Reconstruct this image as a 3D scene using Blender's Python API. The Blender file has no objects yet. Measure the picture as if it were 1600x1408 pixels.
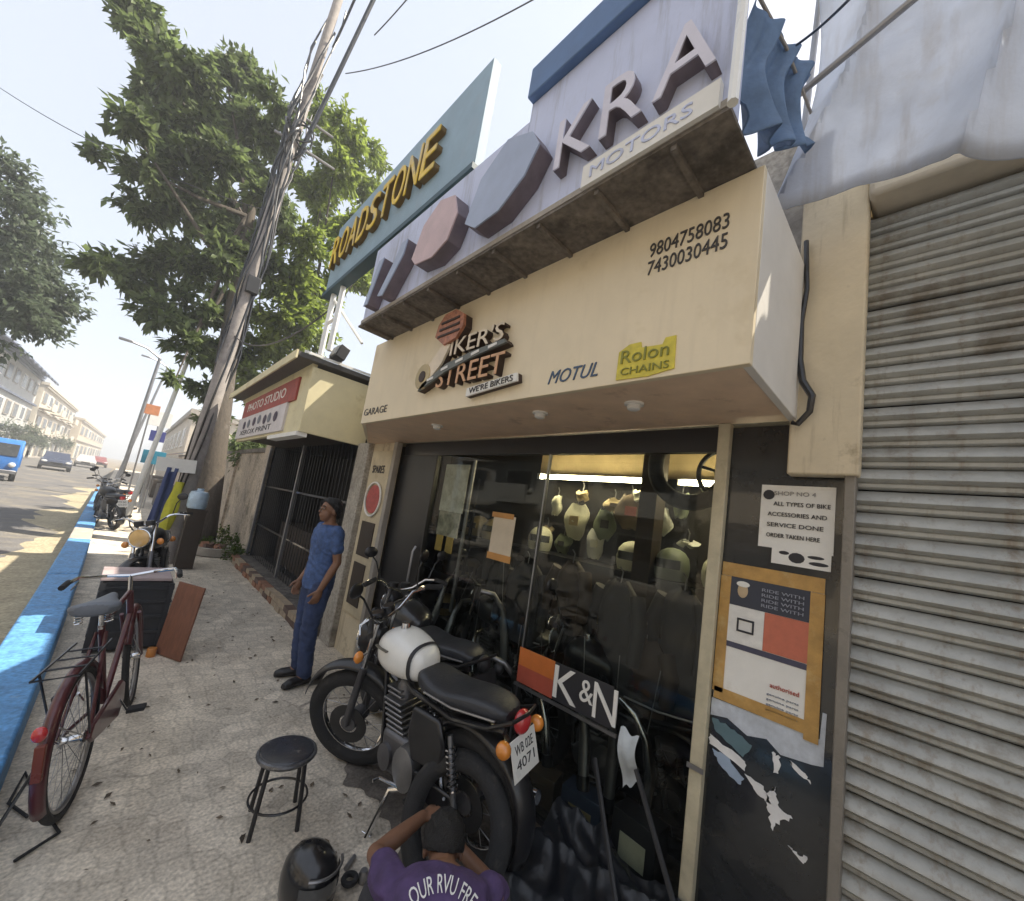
import bpy, bmesh, math, random
import numpy as np
from mathutils import Vector, Matrix, Euler
random.seed(7); np.random.seed(7)
R = math.radians
SC = bpy.context.scene
COL = SC.collection

# ------------------------------------------------------------------ camera
# world: +Y runs along the shop fronts away from the camera, +X towards the shops, Z up
H = 1.75
CAM = np.array([[0.715, 0.201, 0.670], [-0.682, -0.011, 0.731], [0.154, -0.980, 0.130]])
u_, s_, v_ = np.linalg.svd(CAM); CAM = u_ @ v_
PX, PY, FPX = 789., 726., 621.
cam = bpy.data.cameras.new('camera'); co = bpy.data.objects.new('camera', cam); COL.objects.link(co)
cam.sensor_width = 36; cam.lens = FPX / 1600 * 36
cam.shift_x = (800 - PX) / 1600; cam.shift_y = -(704 - PY) / 1600
cam.clip_start = .05; cam.clip_end = 3000
mw = Matrix.Identity(4)
for i in range(3):
    mw[i][0] = CAM[i][0]; mw[i][1] = -CAM[i][1]; mw[i][2] = -CAM[i][2]
mw[0][3], mw[1][3], mw[2][3] = 0, 0, H
co.matrix_world = mw
SC.camera = co

def at(px, py, Y):                       # the point of depth Y seen at a photo pixel: used to lay things out
    r = CAM @ np.array([px - PX, py - PY, FPX]); t = Y / r[1]
    return Vector((r[0] * t, Y, H + r[2] * t))

# ------------------------------------------------------------------ light
SUN_EL, SUN_AZ = R(56), Vector((.93, -.37))          # direction TOWARDS the sun, behind the shops
w = bpy.data.worlds.new('World'); SC.world = w; w.use_nodes = True
nt = w.node_tree; nt.nodes.clear()
sky = nt.nodes.new('ShaderNodeTexSky'); sky.sky_type = 'NISHITA'; sky.sun_disc = False
sky.sun_elevation = SUN_EL; sky.sun_rotation = math.atan2(SUN_AZ.x, SUN_AZ.y)
sky.air_density = 1.0; sky.dust_density = 2.0; sky.ozone_density = 1.0
bg = nt.nodes.new('ShaderNodeBackground'); bg.inputs[1].default_value = .13
wo = nt.nodes.new('ShaderNodeOutputWorld')
hz = nt.nodes.new('ShaderNodeMix'); hz.data_type = 'RGBA'; hz.inputs[0].default_value = .74       # thin even overcast haze over the blue
hz.inputs[7].default_value = (3.0, 3.12, 3.35, 1)
nt.links.new(sky.outputs[0], hz.inputs[6]); nt.links.new(hz.outputs[2], bg.inputs[0]); nt.links.new(bg.outputs[0], wo.inputs[0])
sl = bpy.data.lights.new('sun', 'SUN'); sl.energy = 4.6; sl.angle = R(.6); sl.color = (1, .91, .76)
so = bpy.data.objects.new('sun', sl); COL.objects.link(so)
sd = Vector((SUN_AZ.x * math.cos(SUN_EL), SUN_AZ.y * math.cos(SUN_EL), math.sin(SUN_EL)))
so.rotation_euler = sd.to_track_quat('Z', 'Y').to_euler()
SC.view_settings.view_transform = 'Standard'; SC.view_settings.look = 'None'
SC.view_settings.gamma = 1; SC.view_settings.use_curve_mapping = False
SC.view_settings.exposure = 1.3
SC.render.engine = 'CYCLES'
SC.cycles.use_denoising = True
SC.cycles.max_bounces = 8; SC.cycles.transparent_max_bounces = 12
SC.cycles.caustics_reflective = False; SC.cycles.caustics_refractive = False

# ------------------------------------------------------------------ materials
MATS = {}
def M(name, col, rough=.6, metal=0, var=.18, scale=6, bump=.15, bscale=70, dirt=None, streak=None, trans=0, coat=0, island=0, emit=0, spec=.5, stretch=None, speck=0, pos=False):
    if name in MATS: return MATS[name]
    m = bpy.data.materials.new(name); m.use_nodes = True; MATS[name] = m
    t = m.node_tree; b = t.nodes['Principled BSDF']; L = t.links.new
    tc = t.nodes.new('ShaderNodeTexCoord'); src = tc.outputs['Object']
    if pos:
        class _G: outputs = {'Object': t.nodes.new('ShaderNodeNewGeometry').outputs['Position']}
        tc = _G; src = tc.outputs['Object']
    if stretch:
        mp = t.nodes.new('ShaderNodeMapping'); mp.inputs['Scale'].default_value = stretch
        L(src, mp.inputs[0]); src = mp.outputs[0]
    n = t.nodes.new('ShaderNodeTexNoise'); n.inputs['Scale'].default_value = scale; n.inputs['Detail'].default_value = 7; n.inputs['Roughness'].default_value = .65
    L(src, n.inputs[0])
    r = t.nodes.new('ShaderNodeValToRGB'); e = r.color_ramp.elements
    e[0].position = .3; e[1].position = .72
    e[0].color = (*[c * (1 - var) for c in col], 1); e[1].color = (*[min(1, c * (1 + var)) for c in col], 1)
    L(n.outputs[0], r.inputs[0]); cur = r.outputs[0]
    def mix(fac, a, bcol):
        x = t.nodes.new('ShaderNodeMix'); x.data_type = 'RGBA'
        L(fac, x.inputs[0]); L(a, x.inputs[6])
        x.inputs[7].default_value = (*bcol, 1); return x.outputs[2]
    def mask(sc_, lo, hi, st=None, amt=1):
        q = t.nodes.new('ShaderNodeTexNoise'); q.inputs['Scale'].default_value = sc_; q.inputs['Detail'].default_value = 8; q.inputs['Roughness'].default_value = .7
        if st:
            mp = t.nodes.new('ShaderNodeMapping'); mp.inputs['Scale'].default_value = st; L(tc.outputs['Object'], mp.inputs[0]); L(mp.outputs[0], q.inputs[0])
        else: L(tc.outputs['Object'], q.inputs[0])
        k = t.nodes.new('ShaderNodeMapRange'); k.inputs[1].default_value = lo; k.inputs[2].default_value = hi; k.inputs[4].default_value = amt
        L(q.outputs[0], k.inputs[0]); return k.outputs[0]
    if dirt: cur = mix(mask(dirt[1], dirt[2], dirt[2] + .12, None, dirt[3] if len(dirt) > 3 else .8), cur, dirt[0])
    if streak: cur = mix(mask(streak[1], .52, .7, (6, 6, .5), .75), cur, streak[0])
    if speck:
        q = t.nodes.new('ShaderNodeTexNoise'); q.inputs['Scale'].default_value = speck; q.inputs['Detail'].default_value = 4; L(tc.outputs['Object'], q.inputs[0])
        k = t.nodes.new('ShaderNodeMapRange'); k.inputs[1].default_value = .3; k.inputs[2].default_value = .7; k.inputs[3].default_value = .68; k.inputs[4].default_value = 1.25; L(q.outputs[0], k.inputs[0])
        h = t.nodes.new('ShaderNodeHueSaturation'); L(k.outputs[0], h.inputs['Value']); L(cur, h.inputs['Color']); cur = h.outputs[0]
    if island:
        g = t.nodes.new('ShaderNodeNewGeometry'); h = t.nodes.new('ShaderNodeHueSaturation')
        k = t.nodes.new('ShaderNodeMapRange'); k.inputs[3].default_value = 1 - island; k.inputs[4].default_value = 1 + island
        L(g.outputs['Random Per Island'], k.inputs[0]); L(k.outputs[0], h.inputs['Value']); L(cur, h.inputs['Color']); cur = h.outputs[0]
    L(cur, b.inputs['Base Color'])
    rr = t.nodes.new('ShaderNodeMapRange'); rr.inputs[3].default_value = max(.03, rough - .12); rr.inputs[4].default_value = min(1, rough + .12)
    L(n.outputs[0], rr.inputs[0]); L(rr.outputs[0], b.inputs['Roughness'])
    b.inputs['Metallic'].default_value = metal
    b.inputs['Specular IOR Level'].default_value = spec
    if coat: b.inputs['Coat Weight'].default_value = coat
    if emit:
        L(cur, b.inputs['Emission Color']); b.inputs['Emission Strength'].default_value = emit
    if bump:
        bn = t.nodes.new('ShaderNodeTexNoise'); bn.inputs['Scale'].default_value = bscale; bn.inputs['Detail'].default_value = 5
        L(tc.outputs['Object'], bn.inputs[0])
        bp = t.nodes.new('ShaderNodeBump'); bp.inputs['Strength'].default_value = bump; bp.inputs['Distance'].default_value = .01
        L(bn.outputs[0], bp.inputs['Height']); L(bp.outputs[0], b.inputs['Normal'])
    if trans:
        tr = t.nodes.new('ShaderNodeBsdfTranslucent'); L(cur, tr.inputs[0])
        mx = t.nodes.new('ShaderNodeMixShader'); mx.inputs[0].default_value = trans
        L(b.outputs[0], mx.inputs[1]); L(tr.outputs[0], mx.inputs[2]); L(mx.outputs[0], t.nodes['Material Output'].inputs[0])
    return m

def glass_mat(name, tint=(.9, .95, .95), rough=.02):
    m = bpy.data.materials.new(name); m.use_nodes = True; t = m.node_tree; t.nodes.clear(); L = t.links.new
    o = t.nodes.new('ShaderNodeOutputMaterial'); tr = t.nodes.new('ShaderNodeBsdfTransparent'); tr.inputs[0].default_value = (*tint, 1)
    g = t.nodes.new('ShaderNodeBsdfGlossy'); g.inputs['Roughness'].default_value = rough
    lw = t.nodes.new('ShaderNodeLayerWeight'); lw.inputs[0].default_value = .5                   # Schlick reflectance, the same from both sides
    pw = t.nodes.new('ShaderNodeMath'); pw.operation = 'POWER'; pw.inputs[1].default_value = 5; L(lw.outputs['Facing'], pw.inputs[0])
    ma = t.nodes.new('ShaderNodeMath'); ma.operation = 'MULTIPLY_ADD'; ma.inputs[1].default_value = .7; ma.inputs[2].default_value = .022; L(pw.outputs[0], ma.inputs[0])
    x = t.nodes.new('ShaderNodeMixShader'); L(ma.outputs[0], x.inputs[0]); L(tr.outputs[0], x.inputs[1]); L(g.outputs[0], x.inputs[2]); L(x.outputs[0], o.inputs[0])
    MATS[name] = m; return m

# ------------------------------------------------------------------ mesh helpers
class MB:
    def __init__(s): s.v = []; s.f = []; s.mt = None
    def _add(s, vs, fs):
        o = len(s.v); s.v += [tuple(x) for x in vs]; s.f += [tuple(i + o for i in f) for f in fs]; return s
    def box(s, x0, x1, y0, y1, z0, z1, mtx=None):
        vs = [Vector(p) for p in ((x0,y0,z0),(x1,y0,z0),(x1,y1,z0),(x0,y1,z0),(x0,y0,z1),(x1,y0,z1),(x1,y1,z1),(x0,y1,z1))]
        if mtx: vs = [mtx @ p for p in vs]
        return s._add(vs, [(0,3,2,1),(4,5,6,7),(0,1,5,4),(1,2,6,5),(2,3,7,6),(3,0,4,7)])
    def cbox(s, c, d, rot=(0, 0, 0)):
        m = Matrix.Translation(c) @ Euler(rot).to_matrix().to_4x4()
        return s.box(-d[0]/2, d[0]/2, -d[1]/2, d[1]/2, -d[2]/2, d[2]/2, m)
    def tube(s, path, r, n=8, cap=True, flat=1., closed=False):
        P = [Vector(p) for p in path]; k = len(P)
        rs = r if isinstance(r, (list, tuple)) else [r] * k
        vs = []; fs = []; prev = None
        for i in range(k):
            if closed: d = P[(i + 1) % k] - P[i - 1]
            else: d = P[min(i + 1, k - 1)] - P[max(i - 1, 0)]
            if d.length < 1e-9: d = Vector((0, 0, 1))
            d.normalize()
            if prev is None:
                a = Vector((0, 0, 1)) if abs(d.z) < .9 else Vector((1, 0, 0))
                u = d.cross(a).normalized()
            else:
                u = (prev - d * prev.dot(d)).normalized()
            prev = u; q = d.cross(u)
            for j in range(n):
                a = 2 * math.pi * j / n
                vs.append(P[i] + (u * math.cos(a) + q * math.sin(a) * flat) * rs[i])
        m = k if closed else k - 1
        for i in range(m):
            i2 = (i + 1) % k
            for j in range(n):
                j2 = (j + 1) % n
                fs.append((i * n + j, i * n + j2, i2 * n + j2, i2 * n + j))
        if cap and not closed:
            fs.append(tuple(range(n - 1, -1, -1))); fs.append(tuple((k - 1) * n + j for j in range(n)))
        return s._add(vs, fs)
    def ball(s, c, r, nu=14, nv=9, rot=None):
        r = r if isinstance(r, (list, tuple)) else (r, r, r); c = Vector(c)
        m = Euler(rot).to_matrix() if rot else Matrix.Identity(3)
        vs = [c + m @ Vector((0, 0, -r[2]))]; fs = []
        for i in range(1, nv):
            th = math.pi * i / nv - math.pi / 2
            for j in range(nu):
                a = 2 * math.pi * j / nu
                vs.append(c + m @ Vector((r[0] * math.cos(th) * math.cos(a), r[1] * math.cos(th) * math.sin(a), r[2] * math.sin(th))))
        vs.append(c + m @ Vector((0, 0, r[2]))); e = len(vs) - 1
        for j in range(nu):
            j2 = (j + 1) % nu
            fs.append((0, 1 + j2, 1 + j)); fs.append((e, 1 + (nv - 2) * nu + j, 1 + (nv - 2) * nu + j2))
            for i in range(nv - 2):
                a = 1 + i * nu
                fs.append((a + j, a + j2, a + nu + j2, a + nu + j))
        return s._add(vs, fs)
    def lathe(s, prof, c=(0, 0, 0), n=20, axis='Z', cap=True):
        vs = []; fs = []; k = len(prof)
        for (r, h) in prof:
            for j in range(n):
                a = 2 * math.pi * j / n; x, y = r * math.cos(a), r * math.sin(a)
                p = (x, y, h) if axis == 'Z' else ((h, x, y) if axis == 'X' else (y, h, x))
                vs.append(Vector(p) + Vector(c))
        for i in range(k - 1):
            for j in range(n):
                j2 = (j + 1) % n; fs.append((i*n+j, i*n+j2, (i+1)*n+j2, (i+1)*n+j))
        if cap:
            fs.append(tuple(range(n - 1, -1, -1))); fs.append(tuple((k - 1) * n + j for j in range(n)))
        return s._add(vs, fs)
    def torus(s, c, Rr, r, axis='X', n=36, m=10, flat=1.):
        pts = []
        for i in range(n):
            a = 2 * math.pi * i / n; x, y = Rr * math.cos(a), Rr * math.sin(a)
            p = (0, x, y) if axis == 'X' else ((x, y, 0) if axis == 'Z' else (x, 0, y))
            pts.append(Vector(p) + Vector(c))
        return s.tube(pts, r, m, closed=True, flat=flat)
    def prism(s, poly, d0, d1, fn=None):                      # poly (a,b) pushed along depth; fn maps (a,b,d) to a point
        fn = fn or (lambda a, b, d: (d, a, b)); k = len(poly)
        vs = [fn(a, b, d0) for a, b in poly] + [fn(a, b, d1) for a, b in poly]
        fs = [tuple(range(k - 1, -1, -1)), tuple(range(k, 2 * k))] + [(i, (i + 1) % k, k + (i + 1) % k, k + i) for i in range(k)]
        return s._add(vs, fs)
    def loft(s, rings, cap=True):
        n = len(rings[0]); vs = [p for r_ in rings for p in r_]; fs = []
        for i in range(len(rings) - 1):
            for j in range(n):
                j2 = (j + 1) % n; fs.append((i*n+j, i*n+j2, (i+1)*n+j2, (i+1)*n+j))
        if cap:
            fs.append(tuple(range(n - 1, -1, -1))); fs.append(tuple((len(rings) - 1) * n + j for j in range(n)))
        return s._add(vs, fs)
    def grid(s, fn, nu, nv):
        vs = [fn(i / nu, j / nv) for i in range(nu + 1) for j in range(nv + 1)]
        fs = [(i*(nv+1)+j, (i+1)*(nv+1)+j, (i+1)*(nv+1)+j+1, i*(nv+1)+j+1) for i in range(nu) for j in range(nv)]
        return s._add(vs, fs)
    def xf(s, m, start=0):
        s.v = s.v[:start] + [tuple(m @ Vector(p)) for p in s.v[start:]]; return s
    def mesh(s, name, mat, smooth=True):
        me = bpy.data.meshes.new(name); me.from_pydata(s.v, [], s.f); 
        bm = bmesh.new(); bm.from_mesh(me); bmesh.ops.recalc_face_normals(bm, faces=bm.faces); bm.to_mesh(me); bm.free()
        for m_ in (mat if isinstance(mat, (list, tuple)) else [mat]): me.materials.append(m_)
        if smooth:
            me.shade_smooth(); me.set_sharp_from_angle(angle=R(38))
        return me
    def build(s, name, mat, parent=None, bevel=0, world=True, smooth=True):
        if parent is not None and world:
            p = parent
            off = Vector((0, 0, 0))
            while p is not None: off += p.location; p = p.parent
            s.v = [(x - off.x, y - off.y, z - off.z) for x, y, z in s.v]
        o = bpy.data.objects.new(name, s.mesh(name, mat, smooth)); COL.objects.link(o)
        if parent is not None: o.parent = parent
        if bevel:
            b = o.modifiers.new('bevel', 'BEVEL'); b.width = bevel; b.segments = 2; b.limit_method = 'ANGLE'; b.angle_limit = R(40)
        return o

def tag(o, label=None, cat=None, group=None, kind=None):
    if label: o['label'] = label
    if cat: o['category'] = cat
    if group: o['group'] = group
    if kind: o['kind'] = kind
    return o
def thing(name, label, cat, loc=(0, 0, 0), rot=(0, 0, 0), group=None):
    o = bpy.data.objects.new(name, None); COL.objects.link(o); o.empty_display_size = .1
    o.location = loc; o.rotation_euler = rot
    return tag(o, label, cat, group)
def struct(name, mb, mat, **k): return tag(mb.build(name, mat, **k), kind='structure')
def single(name, mb, mat, label, cat, group=None, **k): return tag(mb.build(name, mat, **k), label, cat, group)
def kids(o): return [c for c in bpy.data.objects if c.parent == o]
def copy_tree(o, parent=None):
    ch = CH.get(o.name); 
    c = o.copy(); COL.objects.link(c); c.parent = parent
    for k in kids(o): copy_tree(k, c)
    return c
CH = {}

def text_mesh(s, mat, name='lettering', width=1., height=None, depth=.004, align=None, fit='both', shear=0):
    cu = bpy.data.curves.new('t', 'FONT'); cu.body = s; cu.extrude = .02; cu.shear = shear; cu.resolution_u = 3
    ob = bpy.data.objects.new('t', cu); COL.objects.link(ob)
    dg = bpy.context.evaluated_depsgraph_get(); me = bpy.data.meshes.new_from_object(ob.evaluated_get(dg))
    bpy.data.objects.remove(ob); bpy.data.curves.remove(cu)
    xs = [v.co.x for v in me.vertices]; ys = [v.co.y for v in me.vertices]; zs = [v.co.z for v in me.vertices]
    x0, x1, y0, y1, z0 = min(xs), max(xs), min(ys), max(ys), min(zs)
    sx = width / (x1 - x0); sy = height / (y1 - y0) if height else sx
    for v in me.vertices:
        v.co = ((v.co.x - x0) * sx, (v.co.y - y0) * sy, (v.co.z - z0) / .04 * depth)
    me.materials.clear(); me.materials.append(mat); me.name = name
    return me
def text_on(s, mtx, mat, parent, width, height, depth=.004, name='lettering', shear=0, bend=0):
    me = text_mesh(s, mat, name, width, height, depth, shear=shear)
    if bend:
        for v in me.vertices:
            a = (v.co.x - width / 2) / bend; r_ = bend + v.co.y
            v.co.x = width / 2 + r_ * math.sin(a); v.co.y = r_ * math.cos(a) - bend
    o = bpy.data.objects.new(name, me); COL.objects.link(o)
    off = Vector((0, 0, 0)); p = parent
    if parent is not None:
        while p is not None: off += p.location; p = p.parent
        o.parent = parent
    me.transform(Matrix.Translation(-off) @ mtx)
    return o
def facade(x, y, z):          # text frame on a face that looks towards the street (-X): text runs towards -Y
    return Matrix(((0, 0, -1, x), (-1, 0, 0, y), (0, 1, 0, z), (0, 0, 0, 1)))

# common materials
m_black = M('black_paint', (.012, .012, .014), .35, coat=.3, bump=.03)
m_rubber = M('tyre_rubber', (.02, .02, .021), .85, bump=.3, bscale=120, dirt=((.09, .08, .07), 9, .55, .5))
m_chrome = M('chrome', (.75, .76, .78), .14, 1, var=.08, bump=0)
m_steel = M('dull_steel', (.30, .30, .31), .42, .9, bump=.1)
m_alu = M('engine_alloy', (.16, .16, .17), .5, .85, bump=.25)
m_dkplastic = M('dark_plastic', (.02, .02, .022), .5, bump=.1)
m_white = M('white_enamel', (.8, .8, .77), .3, coat=.5, var=.06, bump=.02, dirt=((.5, .46, .38), 5, .62, .5))
m_amber = M('amber_lens', (.75, .27, .04), .15, coat=1, bump=0)
m_redlens = M('red_lens', (.5, .03, .035), .15, coat=1, bump=0)
m_clear = M('clear_lens', (.75, .75, .72), .08, coat=1, bump=0)
m_print = M('print_black', (.025, .025, .03), .6, bump=0)
m_paper = M('white_paper', (.78, .77, .73), .8, var=.06, bump=.05, dirt=((.55, .5, .42), 6, .6, .5))
m_cream = M('cream_panel', (.76, .655, .47), .55, var=.06, scale=3, bump=.06, dirt=((.60, .49, .31), 2.2, .57, .6), streak=((.70, .60, .43), 2.2))
m_peach = M('peach_soffit', (.78, .58, .41), .6, var=.1, bump=.08, dirt=((.34, .22, .14), 4, .58, .6))
m_skin = M('skin', (.21, .105, .06), .5, var=.08, scale=20, bump=.05)
m_hair = M('black_hair', (.008, .007, .007), .6, bump=.8, bscale=220)

# ================================================================== SETTING
m_road = M('asphalt', (.125, .12, .118), speck=40, rough=.9, var=.22, scale=3, bump=.5, bscale=45, dirt=((.22, .195, .15), .55, .5, .75))
m_pave = M('pavement_concrete', (.60, .53, .43), speck=60, rough=.88, var=.2, scale=4, bump=.55, bscale=38, dirt=((.42, .36, .285), 2.2, .52, .65))
m_earth = M('earth', (.2, .165, .12), .95, var=.25, scale=2, bump=.5)
m_sand = M('sand', (.36, .31, .21), speck=30, rough=.95, var=.2, scale=5, bump=.6, bscale=30)
m_kerb = M('blue_kerb_paint', (.10, .28, .54), speck=35, rough=.6, var=.22, scale=5, bump=.4, bscale=30, dirt=((.42, .40, .36), 4.5, .62, .7))
m_kerbgrey = M('grey_kerb', (.36, .33, .29), .85, var=.2, bump=.4)
m_wall = M('weathered_wall', (.48, .41, .33), speck=22, rough=.85, var=.25, scale=2.5, bump=.4, bscale=25, dirt=((.10, .095, .07), 1.5, .52, .7), streak=((.08, .075, .05), 3))
m_plaster = M('cream_plaster', (.66, .57, .41), speck=0, rough=.8, var=.12, scale=3, bump=.3, bscale=30, dirt=((.25, .19, .11), 3.5, .57, .75), streak=((.3, .23, .14), 2.5))
m_greyplaster = M('grey_plaster', (.38, .35, .30), speck=40, rough=.85, var=.18, bump=.3, dirt=((.1, .09, .075), 2.5, .55, .7))
m_conc = M('weathered_concrete', (.17, .15, .13), speck=30, rough=.9, var=.35, scale=5, bump=.5, bscale=28, dirt=((.05, .045, .04), 3, .5, .7))
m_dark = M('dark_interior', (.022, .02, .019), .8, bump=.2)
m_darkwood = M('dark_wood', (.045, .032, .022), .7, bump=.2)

struct('ground', MB().box(-160, 160, -60, 320, -.4, -.14), m_earth)
KY = [-5, 0, 3, 5, 8, 11, 15, 20, 28, 45, 80]
KX = [-.13, -.135, -.14, -.15, -.20, -.27, -.38, -.50, -.70, -1.05, -1.6]
kx = lambda y: float(np.interp(y, KY, KX))
mb = MB(); ys = np.linspace(-5, 80, 60)
mb.loft([[(-9.2, y, -.12), (kx(y) - .3, y, -.12), (kx(y) - .3, y, -.085), (-4.5, y, -.05), (-9.2, y, -.085)] for y in ys])
struct('road', mb, m_road)
mb = MB(); mb.loft([[(kx(y) - .02, y, -.12), (3.3, y, -.12), (3.3, y, 0), (kx(y) - .02, y, 0)] for y in ys])
t_ = m_pave.node_tree; pb = t_.nodes['Principled BSDF']; tc_ = t_.nodes.new('ShaderNodeTexCoord')
nz = t_.nodes.new('ShaderNodeTexNoise'); nz.inputs['Scale'].default_value = 2.2; nz.inputs['Detail'].default_value = 5
wm = t_.nodes.new('ShaderNodeMix'); wm.data_type = 'VECTOR'; wm.inputs[0].default_value = .18
vo = t_.nodes.new('ShaderNodeTexVoronoi'); vo.feature = 'DISTANCE_TO_EDGE'; vo.inputs['Scale'].default_value = 1.9
mr_ = t_.nodes.new('ShaderNodeMapRange'); mr_.inputs[1].default_value = .0; mr_.inputs[2].default_value = .022; mr_.inputs[3].default_value = 1; mr_.inputs[4].default_value = 0
gate = t_.nodes.new('ShaderNodeTexNoise'); gate.inputs['Scale'].default_value = .9
gr = t_.nodes.new('ShaderNodeMapRange'); gr.inputs[1].default_value = .54; gr.inputs[2].default_value = .72
mu = t_.nodes.new('ShaderNodeMath'); mu.operation = 'MULTIPLY'
cx = t_.nodes.new('ShaderNodeMix'); cx.data_type = 'RGBA'; cx.inputs[7].default_value = (.12, .10, .085, 1)
tl_ = t_.links.new
tl_(tc_.outputs['Object'], nz.inputs[0]); tl_(tc_.outputs['Object'], wm.inputs[4]); tl_(nz.outputs['Color'], wm.inputs[5]); tl_(wm.outputs[1], vo.inputs['Vector']); tl_(vo.outputs['Distance'], mr_.inputs[0])
tl_(tc_.outputs['Object'], gate.inputs[0]); tl_(gate.outputs[0], gr.inputs[0]); tl_(mr_.outputs[0], mu.inputs[0]); tl_(gr.outputs[0], mu.inputs[1])
oldc = pb.inputs['Base Color'].links[0].from_socket
vc = t_.nodes.new('ShaderNodeTexVoronoi'); vc.inputs['Scale'].default_value = 8.5; vc.inputs['Randomness'].default_value = .55; tl_(tc_.outputs['Object'], vc.inputs['Vector'])
ve = t_.nodes.new('ShaderNodeTexVoronoi'); ve.feature = 'DISTANCE_TO_EDGE'; ve.inputs['Scale'].default_value = 8.5; ve.inputs['Randomness'].default_value = .55; tl_(tc_.outputs['Object'], ve.inputs['Vector'])
sep = t_.nodes.new('ShaderNodeSeparateColor'); tl_(vc.outputs['Color'], sep.inputs[0])
m1 = t_.nodes.new('ShaderNodeMapRange'); m1.inputs[3].default_value = .93; m1.inputs[4].default_value = 1.16; tl_(sep.outputs[0], m1.inputs[0])
m2 = t_.nodes.new('ShaderNodeMapRange'); m2.inputs[2].default_value = .09; m2.inputs[3].default_value = .80; m2.inputs[4].default_value = 1; tl_(ve.outputs['Distance'], m2.inputs[0])
m3 = t_.nodes.new('ShaderNodeMath'); m3.operation = 'MULTIPLY'; tl_(m1.outputs[0], m3.inputs[0]); tl_(m2.outputs[0], m3.inputs[1])
hs = t_.nodes.new('ShaderNodeHueSaturation'); tl_(m3.outputs[0], hs.inputs['Value']); tl_(oldc, hs.inputs['Color']); oldc = hs.outputs[0]
tl_(mu.outputs[0], cx.inputs[0]); tl_(oldc, cx.inputs[6]); tl_(cx.outputs[2], pb.inputs['Base Color'])
struct('pavement', mb, m_pave)
struct('far_pavement', MB().box(-12, -9.2, -5, 160, -.12, .03), m_kerbgrey)
def oilshadef(u, v):
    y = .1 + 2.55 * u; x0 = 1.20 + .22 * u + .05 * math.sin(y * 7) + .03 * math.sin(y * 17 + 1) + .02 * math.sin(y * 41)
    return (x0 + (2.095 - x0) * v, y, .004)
struct('oil_and_shade', MB().grid(oilshadef, 90, 4), M('oil_and_shade', (.15, .13, .11), .75, var=.45, scale=5, bump=.4, speck=60), smooth=False)  # oil stain, with the shade under the motorcycle darkened into its colour
# blue painted kerb of separate stones
kroot = thing('kerb', 'long raised kerb painted bright blue between pavement and road', 'kerb'); kroot['kind'] = 'structure'; del kroot['category']
y = -3.
while y < 27:
    L_ = 1.5
    a = [(kx(y) - .32, y + .006), (kx(y), y + .006), (kx(y + L_), y + L_ - .006), (kx(y + L_) - .32, y + L_ - .006)]
    top = .19 + random.uniform(-.006, .006)
    mb = MB(); mb._add([(p[0], p[1], -.11) for p in a] + [(p[0] + (.02 if i in (0, 3) else -.012), p[1], top) for i, p in enumerate(a)],
                       [(0,3,2,1),(4,5,6,7),(0,1,5,4),(1,2,6,5),(2,3,7,6),(3,0,4,7)])
    mb.build('kerbstone', m_kerbgrey if 10.4 < y < 11.6 else m_kerb, kroot, bevel=.018); y += L_
# sand swept against the road side of the kerb
mb = MB()
def sandf(u, v):
    y = 3 + 26 * u; x = kx(y) - .34 - v * (1.1 + .6 * math.sin(y * .9) + .3 * math.sin(y * 2.3))
    return (x, y, -.082 + .05 * (1 - v) ** 2 + .012 * math.sin(x * 13 + y * 7) * (1 - v) - .012 * v)
mb.grid(sandf, 60, 8)
struct('sand_drift', mb, m_sand)

# ================================================================== SHOP BUILDING
W = 2.1
shop = thing('shop_building', 'motorcycle accessory shop with dark open interior under the cream fascia', 'shop', (W, 2.6, 0))
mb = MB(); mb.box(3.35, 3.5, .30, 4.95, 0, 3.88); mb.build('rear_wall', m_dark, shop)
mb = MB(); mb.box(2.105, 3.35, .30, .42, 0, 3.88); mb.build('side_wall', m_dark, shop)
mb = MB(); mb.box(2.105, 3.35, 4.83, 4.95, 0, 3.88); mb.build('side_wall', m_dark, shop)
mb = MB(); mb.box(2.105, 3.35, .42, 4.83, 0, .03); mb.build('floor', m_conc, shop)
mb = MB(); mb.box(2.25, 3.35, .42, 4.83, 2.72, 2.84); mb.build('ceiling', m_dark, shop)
mb = MB(); mb.box(2.105, 2.25, .42, 4.83, 2.38, 3.88); mb.build('front_wall', m_greyplaster, shop)
mb = MB(); mb.box(2.25, 3.35, .42, 4.83, 3.5, 3.62); mb.build('roof', m_conc, shop)
mb = MB(); mb.box(2.02, 2.10, .19, .425, 2.12, 3.9); mb.build('plaster_panel', m_plaster, shop, bevel=.008)
# pillar bay on the left: grey pilaster, recessed board, thin upright
mb = MB(); mb.box(1.99, 2.103, 4.62, 4.94, 0, 2.38); mb.build('pilaster', m_greyplaster, shop, bevel=.01)
mb = MB(); mb.box(2.06, 2.10, 4.0, 4.62, 0, 2.38); mb.build('pillar_face', m_plaster, shop)
mb = MB(); mb.box(2.00, 2.06, 3.93, 4.0, 0, 2.37); mb.build('door_post', m_kerbgrey, shop, bevel=.004)

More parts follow.
